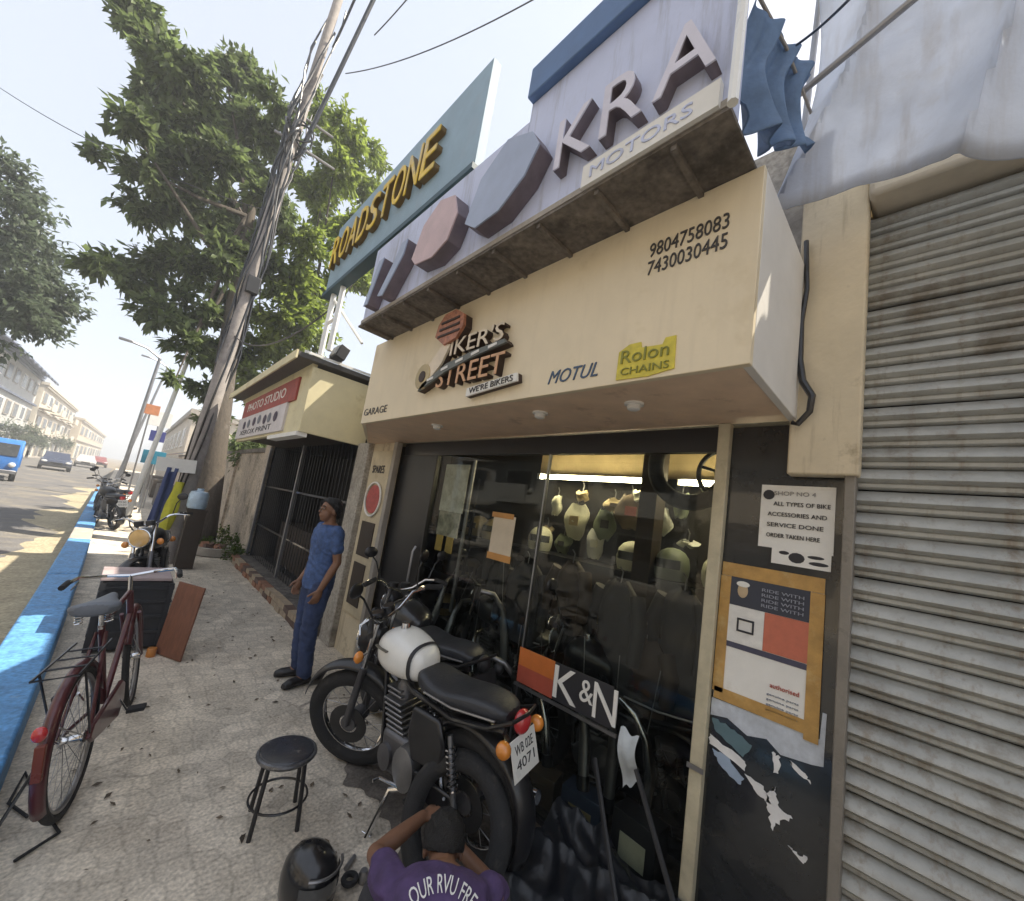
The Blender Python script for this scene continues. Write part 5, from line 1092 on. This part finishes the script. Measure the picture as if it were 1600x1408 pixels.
m_bark = M('bark', (.085, .07, .055), .9, var=.35, scale=9, bump=.9, bscale=18, stretch=(3, 3, .8), dirt=((.2, .175, .15), 3, .58, .6))
def leaf_mat(name, c, isl=.35): return M(name, c, .5, var=.22, scale=.6, bump=0, trans=.55, island=isl, spec=.35)
m_leaf = leaf_mat('leaf_green', (.115, .155, .055), .5); m_leaf2 = leaf_mat('leaf_far', (.10, .13, .08)); m_leaf3 = leaf_mat('leaf_weed', (.10, .15, .03))
def leaves(name, clumps, n, L0, mat, parent, droop=.35, spread=.55):
    rng = np.random.default_rng(len(clumps) * 13 + n); V_ = []; wts = np.array([c[1] ** 2 for c in clumps]); wts = wts / wts.sum()
    cs = np.array([tuple(c[0]) for c in clumps]); rs = np.array([c[1] for c in clumps])
    twigs = rng.normal(size=(len(clumps), 14, 3)); twigs /= np.linalg.norm(twigs, axis=2, keepdims=True); twigs[:, :, 2] *= .75
    idx = rng.choice(len(clumps), n, p=wts); tw = twigs[idx, rng.integers(0, 14, n)]
    rad = rs[idx, None] * rng.uniform(.15, 1.08, (n, 1)) ** .7
    p = cs[idx] + tw * rad + rng.normal(size=(n, 3)) * rs[idx, None] * .13
    d = tw * spread + rng.normal(size=(n, 3)) * .55; d[:, 2] -= droop; d /= np.linalg.norm(d, axis=1, keepdims=True)
    nn = rng.normal(size=(n, 3)) * .6 + np.array([0, 0, 1.]); sd_ = np.cross(d, nn); sd_ /= np.linalg.norm(sd_, axis=1, keepdims=True) + 1e-9; up2 = np.cross(sd_, d)
    L = L0 * rng.uniform(.6, 1.25, (n, 1)); w2 = L * .21
    v = np.stack([p, p + d * L * .45 + sd_ * w2 + up2 * L * .05, p + d * L - up2 * L * .06, p + d * L * .45 - sd_ * w2 + up2 * L * .05], 1).reshape(-1, 3)
    me = bpy.data.meshes.new(name); me.vertices.add(4 * n); me.vertices.foreach_set('co', v.astype(np.float32).ravel())
    b = np.arange(n) * 4; f = np.stack([b, b + 1, b + 2, b, b + 2, b + 3], 1).ravel(); me.loops.add(6 * n); me.polygons.add(2 * n)
    me.loops.foreach_set('vertex_index', f.astype(np.int32)); me.polygons.foreach_set('loop_start', (np.arange(2 * n) * 3).astype(np.int32)); me.polygons.foreach_set('loop_total', np.full(2 * n, 3, np.int32))
    me.update(); me.validate(); me.materials.append(mat)
    o = bpy.data.objects.new(name, me); COL.objects.link(o); o['kind'] = 'stuff'
    if parent: off = parent.location; me.transform(Matrix.Translation(-off)); o.parent = parent
    return o
def tree(name, label, base, trunk_pts, rads, clumps, n, L0, mat, group=None, limbs=14, droop=.35, spread=.55):
    t = thing(name, label, 'tree', base, group=group)
    MB().tube(trunk_pts, rads, 12).build('trunk', m_bark, t)
    top = Vector(trunk_pts[-1]); rnd = random.Random(3)
    for c, r_ in rnd.sample(clumps, min(limbs, len(clumps))):
        k = rnd.uniform(.78, 1); i = k * (len(trunk_pts) - 1); a = Vector(trunk_pts[int(i)]).lerp(Vector(trunk_pts[min(int(i) + 1, len(trunk_pts) - 1)]), i % 1)
        m_ = a.lerp(Vector(c), .5) + Vector((rnd.uniform(-.2, .2), rnd.uniform(-.2, .2), -.15)); MB().tube([a, m_, c], [.07, .045, .015], 7).build('limb', m_bark, t)
    leaves('crown', clumps, n, L0, mat, t, droop, spread); return t
pxs = [(215,25,40),(232,65,42),(262,105,42),(235,148,34),(200,190,30),(250,205,40),(285,150,42),(312,112,36),(352,112,38),(400,122,38),(432,160,40),(310,195,46),(355,180,46),(400,205,46),(158,240,18),(232,268,38),(292,262,46),(345,252,46),(395,265,46),(442,232,40),
       (217,322,34),(272,330,46),(325,332,46),(375,332,46),(425,322,46),(152,415,24),(192,430,36),(243,420,46),(293,412,46),(345,402,46),(395,402,46),(252,490,36),(300,482,46),(350,482,46),(292,540,32),(342,552,46),(318,608,26),(275,590,14),(335,655,24)]
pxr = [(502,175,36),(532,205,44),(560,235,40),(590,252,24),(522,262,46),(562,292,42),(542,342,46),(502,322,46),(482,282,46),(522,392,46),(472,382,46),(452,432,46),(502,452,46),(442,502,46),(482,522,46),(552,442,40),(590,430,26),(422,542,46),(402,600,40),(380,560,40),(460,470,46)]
random.seed(9); cl = []
for px, py, r_ in pxs:
    Y = random.uniform(11.6, 14.6); c = at(px, py, Y); cl.append((c, r_ * (Y * .88 + .2 * abs(c.x)) / FPX * .72))
tb = Vector((1.42, 11.3, 0))
tree('street_tree', 'tall leafy tree rising behind the utility pole beside the kiosk', tb, [tb, (1.35, 11.4, 1.6), (1.2, 11.7, 3.6), (1.05, 12.2, 6), (.9, 12.6, 9)], [.34, .27, .24, .19, .10], cl, 30000, .24, m_leaf, limbs=9)
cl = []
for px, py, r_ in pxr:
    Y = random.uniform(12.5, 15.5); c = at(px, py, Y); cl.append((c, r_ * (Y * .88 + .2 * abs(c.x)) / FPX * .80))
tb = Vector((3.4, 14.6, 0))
tree('sunlit_crown', 'sunlit side of the tree crown, sunlight put into yellow-green leaves, behind the kiosk right of the utility pole', tb, [tb, (3.4, 14.5, 2), (3.3, 14.3, 4.5), (3.2, 14.2, 7)], [.26, .22, .16, .08], cl, 21000, .24, leaf_mat('leaf_sun_tint', (.20, .26, .05), .45), limbs=6)  # sunlit part of the crown as an added tree, sunlight put into lighter leaves
cl = [(at(px, py, Y), r_ * 22 * .70 / FPX) for px, py, r_, Y in [(-30, 270, 50, 22), (5, 300, 40, 22), (25, 350, 45, 21), (60, 392, 42, 22), (10, 420, 50, 21), (70, 448, 42, 22), (98, 478, 28, 22), (45, 490, 40, 21), (0, 485, 45, 22), (72, 512, 26, 22), (-40, 350, 60, 22), (-50, 450, 60, 21), (-60, 520, 50, 22), (40, 300, 20, 22)]]
tb = Vector((-8.6, 22, .0))
tree('roadside_tree', 'dense dark green tree overhanging the road at the left edge', tb, [tb, (-8.5, 22, 2), (-8.3, 22, 4), (-7.6, 22, 6)], [.3, .26, .2, .12], cl, 17000, .24, m_leaf2, limbs=5)

# props at the pole and along the wall
def upright(name, label, cat, c): return thing(name, label, cat, c)
wj = thing('water_jar', 'pale blue water jar standing on a dark brown stand by the tree', 'water jar', (1.02, 8.9, 0))
MB().lathe([(.13, 1.08), (.15, 1.12), (.15, 1.32), (.13, 1.38), (.05, 1.40), (.05, 1.44), (0, 1.44)], (.97, 8.95, -.03), 18).build('jar', M('jar_blue', (.42, .55, .68), .25, coat=.4, var=.2, bump=0), wj)
std = thing('dark_stand', 'dark brown wooden stand beside the utility pole under the pale blue jar', 'stand', (.98, 8.95, 0))
MB().box(.86, 1.12, 8.82, 9.08, 0.012, 1.04).build('cabinet', m_darkwood, std, bevel=.01); MB().box(.84, 1.14, 8.80, 9.1, 1.012, 1.045).build('top', m_darkwood, std)
ysk = thing('yellow_sack', 'bright yellow plastic sack hanging on the utility pole', 'sack', (.62, 9.1, .6))
def sackf(u, v): 
    th = 2 * math.pi * u; q = .075 * (.7 + .5 * math.sin(math.pi * v * .9 + .3)); return (.62 + .05 * v + q * math.cos(th) + .02 * math.sin(3 * th + v * 6), 9.12 + q * .6 * math.sin(th), .62 + .85 * v)
MB().grid(sackf, 18, 10).build('sack', M('sack_yellow', (.50, .48, .03), .6, var=.25, scale=6, bump=.3, bscale=15), ysk)
bts = thing('blue_cloth', 'narrow dark blue cloth strip hanging beside the yellow sack', 'cloth', (.4, 9.2, .6))
MB().grid(lambda u, v: (.36 + .16 * u + .09 * v, 9.2 + .03 * math.sin(u * 9 + v * 3), .55 + 1.15 * v), 8, 10).build('strip', M('cloth_navy', (.04, .06, .16), .8, bump=.3), bts).modifiers.new('s', 'SOLIDIFY').thickness = .01
wsn = thing('white_sign', 'small blank white sign fixed across the lower utility pole', 'sign', at(275, 726, 9.2))
MB().cbox(at(276, 727, 9.22), (.56, .02, .24), (0, R(-4), 0)).build('plate', m_paper, wsn)
# boundary wall with planter and weeds beyond the kiosk
bw = thing('boundary_wall', 'weathered stained boundary wall running on beyond the kiosk', 'wall', (2.2, 20, 0))
MB().box(2.1, 2.35, 10.1, 34, 0, 2.35).build('masonry', m_wall, bw); MB().box(2.06, 2.39, 10.1, 34, 2.353, 2.45).build('coping', m_conc, bw)
for y in (13.2, 17.5, 22, 27): MB().box(2.04, 2.1, y, y + .4, 0, 2.35).build('pier', m_wall, bw)
pl_ = thing('broken_planter', 'broken planter ring filled with red brick rubble at the wall foot', 'planter', (1.62, 10.45, 0))
MB().lathe([(.34, 0), (.38, .02), (.38, .17), (.33, .18), (.31, .13), (0, .10)], (1.62, 10.45, 0), 20).build('ring', m_kerbgrey, pl_)
for k in range(14): MB().cbox((1.62 + random.uniform(-.24, .24), 10.45 + random.uniform(-.24, .24), .14 + random.uniform(0, .05)), (.14, .09, .07), (random.random(), random.random(), random.random() * 3)).build('brick', m_br[k % 2 * 2], pl_, smooth=False)
for i, (x, y, r_) in enumerate(((1.85, 9.75, .22), (1.95, 10.9, .28), (1.5, 10.9, .2), (1.98, 12.2, .3))):
    wd_ = thing('weed', ('bushy green weed growing by the kiosk end wall', 'taller weed at the foot of the stained wall', 'low weed beside the broken planter', 'farther weed along the stained wall')[i], 'plant', (x, y, 0))
    leaves('foliage', [(Vector((x, y, r_ * .7)), r_), (Vector((x + .08, y - .1, r_ * .5)), r_ * .8)], 260, .09, m_leaf3, wd_, -.2)
    MB().tube([(x, y, 0), (x + .02, y, r_ * 1.2)], .01, 5).build('stem', m_bark, wd_)
cl = [(Vector((2.9 + random.uniform(-.3, .6), y, 2.7 + random.uniform(-.5, .6))), random.uniform(.6, .9)) for y in np.arange(10.3, 24, .8)]
hd = thing('hedge_trees', 'dark leafy growth spilling over the boundary wall behind the kiosk', 'hedge', (3, 16, 0)); leaves('foliage', cl, 9000, .2, m_leaf, hd)
for y in (11, 14, 17, 20, 23): MB().tube([(2.9, y, 0), (2.95, y + .1, 2.6)], [.07, .04], 7).build('trunk', m_bark, hd)
# dry leaves on the pavement
rng = np.random.default_rng(4); mb = MB()
for k in range(260):
    x, y = rng.uniform(.1, 1.9), rng.uniform(.9, 9) ; a = rng.uniform(0, 6.28); L2 = rng.uniform(.008, .030)
    c, s_ = math.cos(a) * L2, math.sin(a) * L2; z = .006
    mb._add([(x - c, y - s_, z), (x - s_ * .4, y + c * .4, z + .008), (x + c, y + s_, z + .004), (x + s_ * .4, y - c * .4, z + .002)], [(0, 1, 2), (0, 2, 3)])
o = mb.build('dry_leaves', M('dry_leaf', (.10, .075, .05), .8, bump=0, island=.4), smooth=False); tag(o, 'scattered dry brown leaves and litter on the pavement', 'leaves', kind='stuff')

# ================================================================== ACROSS THE ROAD AND FAR DOWN THE STREET
def facade_bld(label, x, y0, y1, h, mat, floors, bays, awn=None, cornice=None):
    b = thing('street_building', label, 'building', (x - 4, (y0 + y1) / 2, 0)); lim = MATS['window_dark']
    MB().box(x - 9, x, y0, y1, .03, h).build('wall', mat, b)
    fh = h / floors; bw_ = (y1 - y0) / bays
    for f in range(floors):
        MB().box(x + .003, x + .28, y0, y1, f * fh + fh - .28, f * fh + fh - .1).build('ledge', cornice or m_kerbgrey, b)
        for k in range(bays):
            yc = y0 + (k + .5) * bw_
            z0 = .05 if f == 0 else f * fh + fh * .28
            wn = MB().box(x + .004, x + .09, yc - bw_ * .3, yc + bw_ * .3, z0, f * fh + fh * .74).build('window', m_paper if (k + f) % 3 == 0 else m_kerbgrey, b)
            MB().box(x + .091, x + .10, yc - bw_ * .25, yc + bw_ * .25, z0 + .08, f * fh + fh * .70).build('pane', lim, wn)
        if f and awn: 
            for k in range(0, bays, 2): MB().prism([(0, f * fh + .1), (1.1, f * fh + .0), (1.1, f * fh + .95), (.98, f * fh + .95), (.98, f * fh + .12), (0, f * fh + .2)], y0 + k * bw_ + .2, y0 + (k + 1) * bw_ - .2, lambda a, b_, d: (x + a, d, b_)).build('balcony', mat, b)
    MB().box(x - 9.2, x + .35, y0 - .1, y1 + .1, h, h + .35).build('parapet', cornice or mat, b)
    return b
M('window_dark', (.05, .055, .06), .25, bump=0)
m_bA = M('far_beige', (.50, .43, .33), .8, var=.1, scale=1, bump=.1, streak=((.33, .28, .21), .8)); m_bB = M('far_grey', (.48, .48, .46), .8, var=.1, scale=1, bump=.1, streak=((.33, .33, .32), .8)); m_bC = M('far_pale', (.55, .50, .42), .8, var=.1, scale=1, bump=.1)
m_slate = M('slate', (.10, .12, .18), .6, var=.3, bump=.2)
facade_bld('beige street building with balconies behind the blue truck', -10.5, 33, 50, 8.2, m_bA, 3, 5, True)
facade_bld('pale grey street building with dark cornice beyond the beige one', -10.0, 50.2, 74, 9.6, m_bB, 3, 7, None, m_slate)
facade_bld('far cream building closing the left side of the street', -9.6, 74.3, 110, 9.0, m_bC, 3, 8, True)
facade_bld('distant low building at the end of the left street side', -8.5, 110.5, 190, 7.5, m_bA, 2, 9)
facade_bld('far pale building opposite the shop outside the tree', -10.5, 6, 20, 7.5, m_bB, 3, 4, True)
facade_bld('grey building opposite the shops behind the camera side', -10.5, -16, 5.5, 8.0, m_bA, 3, 5, True)
aw = thing('slate_awning', 'curved dark slate awning jutting from the upper floor across the road', 'awning', (-9, 52, 8))
MB().grid(lambda u, v: (-10 + 1.7 * v, 50.3 + 22 * u, 10.0 - .9 * v * v + .1 * math.sin(u * 60)), 40, 6).build('roof', m_slate, aw).modifiers.new('s', 'SOLIDIFY').thickness = .12
ob = single('orange_awning', MB().prism([(0, 3.2), (1.3, 2.6), (1.3, 2.68), (0, 3.3)], 40, 44, lambda a, b, d: (-10.4 + a, d, b)), M('awning_orange', (.55, .30, .10), .7, bump=.1), 'orange awning over a shop front across the road', 'awning')
for i, (x, y, z, r_) in enumerate(((-9.3, 38.5, 3.6, 1.3), (-9.0, 62, 2.6, 1.5), (-8.8, 70, 2.4, 1.6), (-8.2, 84, 2.5, 1.8))):
    b = Vector((x, y, 0)); cl = [(Vector((x + random.uniform(-.6, .6), y + random.uniform(-.8, .8), z + random.uniform(-.6, .6))), r_ * .7) for _ in range(5)]
    tree('small_tree', ('small bright green tree in front of the beige building', 'second small street tree before the grey building', 'third small street tree farther down the road', 'farthest small green tree on the left side')[i], b, [b, (x, y, z * .6), (x, y, z)], [.12, .1, .05], cl, 1200, .28, m_leaf3 if i == 0 else m_leaf2, limbs=3)

def car(label, loc, rz, mat):
    t = thing('parked_car', label, 'car', loc, (0, 0, rz)); B = lambda mb, n_, m, p=t, **k: mb.build(n_, m, p, world=False, **k)
    prof_c = [(-1.9, .35), (-1.95, .62), (-1.8, .85), (-1.15, .93), (1.0, .95), (1.8, .88), (1.95, .7), (1.92, .35)]
    B(MB().prism(prof_c, -.82, .82, lambda a, b, d: (d, a, b)), 'body', mat, bevel=.06)
    cab = [(-.85, .92, .74), (-.35, 1.42, .60), (.75, 1.45, .60), (1.35, .94, .74)]
    B(MB().loft([[Vector((-w_, y, z)), Vector((w_, y, z))] + [Vector((w_, y, z - .02)), Vector((-w_, y, z - .02))] for y, z, w_ in [(-.92, .93, .74), (-.42, 1.40, .60), (.75, 1.44, .60), (1.4, .94, .74)]]), 'roof', mat)
    B(MB().prism([(-.86, .94), (-.36, 1.38), (.70, 1.41), (1.3, .95)], -.66, .66, lambda a, b, d: (d, a, b)), 'glasshouse', MATS['window_dark'], bevel=.03)
    for y in (-1.2, 1.2):
        for s_ in (-1, 1): wq = B(MB().lathe([(0, -.1), (.29, -.1), (.31, -.06), (.31, .06), (.29, .1), (0, .1)], (s_ * .76, y, .31), 20, 'X', cap=False), 'wheel', m_rubber); B(MB().lathe([(0, -.11), (.18, -.105)], (s_ * .76, y, .31), 14, 'X', cap=False), 'hubcap', m_steel, wq)
    for s_ in (-1, 1): B(MB().ball((s_ * .62, -1.9, .68), (.16, .06, .09), 12, 8), 'headlight', m_clear); B(MB().ball((s_ * .66, 1.9, .72), (.13, .06, .10), 12, 8), 'tail_light', m_redlens)
    B(MB().box(-.8, .8, -1.99, -1.9, .30, .46), 'bumper', m_dkplastic, bevel=.03); B(MB().box(-.35, .35, -1.97, -1.93, .52, .66), 'grille', m_black); return t
car('dark blue car parked across the road beside the blue truck', (-4.35, 47, -.08), R(6), M('car_navy', (.03, .04, .075), .25, coat=.8, bump=0))
car('pale grey car farther down the road beyond the dark car', (-3.9, 66, -.08), R(4), M('car_pale', (.45, .43, .42), .3, coat=.6, bump=0))
car('maroon car far down the road near the vanishing point', (-3.4, 78, -.08), R(4), M('car_maroon', (.2, .05, .05), .3, coat=.6, bump=0))
tk = thing('blue_truck', 'small bright blue goods truck standing at the left edge of the road', 'truck', (-4.55, 29, -.08), (0, 0, R(8))); B = lambda mb, n_, m, p=tk, **k: mb.build(n_, m, p, world=False, **k)
m_tb = M('truck_blue', (.03, .16, .48), .35, coat=.5, var=.15, bump=.03)
B(MB().prism([(-2.0, .45), (-2.05, 1.0), (-1.75, 1.75), (-1.6, 1.85), (-.6, 1.85), (-.6, .45)], -.75, .75, lambda a, b, d: (d, a, b)), 'cab', m_tb, bevel=.06)
B(MB().cbox((0, -1.93, 1.38), (1.25, .02, .56), (R(-22), 0, 0)), 'windscreen', MATS['window_dark'])
for s_ in (-1, 1): B(MB().box(s_ * .752 - .006, s_ * .752 + .006, -1.6, -.8, 1.1, 1.65), 'side_window', MATS['window_dark']); B(MB().ball((s_ * .55, -2.04, .75), (.11, .05, .11), 12, 8), 'headlight', m_clear); B(MB().cbox((s_ * .88, -1.85, 1.35), (.05, .1, .22)), 'mirror', m_black)
B(MB().box(-.8, .8, -.5, 2.0, .62, .72), 'bed_floor', m_tb)
for x in (-.8, .76): B(MB().box(x, x + .04, -.5, 2.0, .72, 1.2), 'bed_side', m_tb)
B(MB().box(-.76, .76, -.5, -.46, .72, 1.75), 'headboard', m_tb); B(MB().box(-.7, .7, -.3, 1.8, .72, 1.6), 'covered_load', M('load_pale', (.45, .48, .52), .8, var=.25, bump=.3), bevel=.1)
B(MB().box(-.72, .72, -2.12, -2.04, .36, .52), 'bumper', m_steel, bevel=.02)
for y in (-1.4, 1.2):
    for s_ in (-1, 1): B(MB().lathe([(0, -.09), (.28, -.09), (.30, -.05), (.30, .05), (.28, .09), (0, .09)], (s_ * .66, y, .30), 20, 'X', cap=False), 'wheel', m_rubber)

# poles, boards and stalls down the near side of the street
def lamp(label, a, b, r_, arm, mat):
    t = thing('street_pole', label, 'pole', a); MB().tube([a, b], [r_, r_ * .7], 10).build('shaft', mat, t)
    if arm: MB().tube([b, Vector(b) + Vector((-.5, -.2, .25)), Vector(b) + Vector((-1.1, -.3, .3))], r_ * .5, 6).build('arm', mat, t); MB().cbox(Vector(b) + Vector((-1.2, -.3, .3)), (.45, .16, .1)).build('lamp_head', m_steel, t, bevel=.02)
    return t
lamp('thin white pole on the pavement beyond the utility pole', Vector((.15, 14.5, 0)), at(318, 500, 14.5), .07, False, m_white)
lamp('dark grey lamp pole far down the pavement', Vector((-.3, 24, 0)), at(250, 560, 24), .09, True, m_steel)
lamp('second grey lamp pole still farther down the street', Vector((-.6, 36, 0)), at(262, 575, 36), .09, True, m_steel)
def board_on_pole(label, px, py, Y, wd, ht, mat, cat='sign'):
    c = at(px, py, Y); t = thing('hanging_sign', label, cat, (c.x, Y, 0)); MB().tube([(c.x, Y + .03, 0), (c.x, Y + .03, c.z + ht * .4)], .035, 6).build('pole', m_steel, t)
    MB().cbox(c, (wd, .05, ht)).build('plate', mat, t, bevel=.005); return t
board_on_pole('orange sign on a pole far along the right pavement', 236, 640, 24, .6, .45, M('sign_orange', (.55, .22, .10), .6, bump=0)); board_on_pole('dark blue sign below the orange one far along the pavement', 246, 682, 20, .45, .4, M('sign_blue', (.04, .05, .22), .6, bump=0))
board_on_pole('teal sign low beside the white pole down the pavement', 240, 715, 18, .6, .45, M('sign_teal', (.03, .22, .34), .6, bump=0)); board_on_pole('pale sign high beside the farther lamp pole', 250, 655, 28, 1.0, .8, m_paper)
for i, (y, c) in enumerate(((20, (.34, .30, .26)), (26, (.12, .18, .3)), (33, (.4, .2, .12)))):
    s_ = thing('street_stall', ('grey stall with sloping sheet roof against the boundary wall', 'blue roofed stall farther along the wall', 'farthest rust roofed stall along the wall')[i], 'stall', (1.3, y, 0))
    MB().prism([(.5, 2.0), (2.0, 2.5), (2.0, 2.54), (.5, 2.04)], y, y + 2.6, lambda a, b, d: (a, d, b)).build('roof', M('stall_roof_%d' % i, c, .7, bump=.2), s_)
    MB().box(.9, 1.6, y + .2, y + 2.4, .02, .9).build('counter', m_darkwood, s_)
    for yy in (y + .1, y + 2.5): MB().tube([(.6, yy, 0), (.6, yy, 2.03)], .03, 6).build('post', m_steel, s_)
facade_bld2 = thing('street_building', 'pale block rising at the far end of the right pavement', 'building', (6, 50, 0))
MB().box(2.4, 12, 36, 70, .03, 5.5).build('wall', m_bC, facade_bld2); MB().box(2.2, 12.2, 35.8, 70.2, 5.5, 5.9).build('parapet', m_kerbgrey, facade_bld2)
for k in range(6): f_ = MB().box(2.33, 2.398, 38 + k * 5, 40.5 + k * 5, 3.2, 4.7).build('window', m_paper, facade_bld2); MB().box(2.32, 2.328, 38.2 + k * 5, 40.3 + k * 5, 3.35, 4.55).build('pane', MATS['window_dark'], f_)

# pale street haze: one closed box of thin even air round everything
hm = bpy.data.materials.new('haze'); hm.use_nodes = True; ht_ = hm.node_tree; ht_.nodes.clear()
ho_ = ht_.nodes.new('ShaderNodeOutputMaterial'); hv = ht_.nodes.new('ShaderNodeVolumePrincipled'); hv.inputs['Color'].default_value = (.9, .93, .97, 1); hv.inputs['Density'].default_value = .0042
ht_.links.new(hv.outputs[0], ho_.inputs['Volume'])
hz_ = MB().box(-162, 162, -62, 322, -1.4, 18).build('haze', hm, smooth=False); tag(hz_, 'thin pale haze hanging over the whole street', 'haze', kind='stuff')
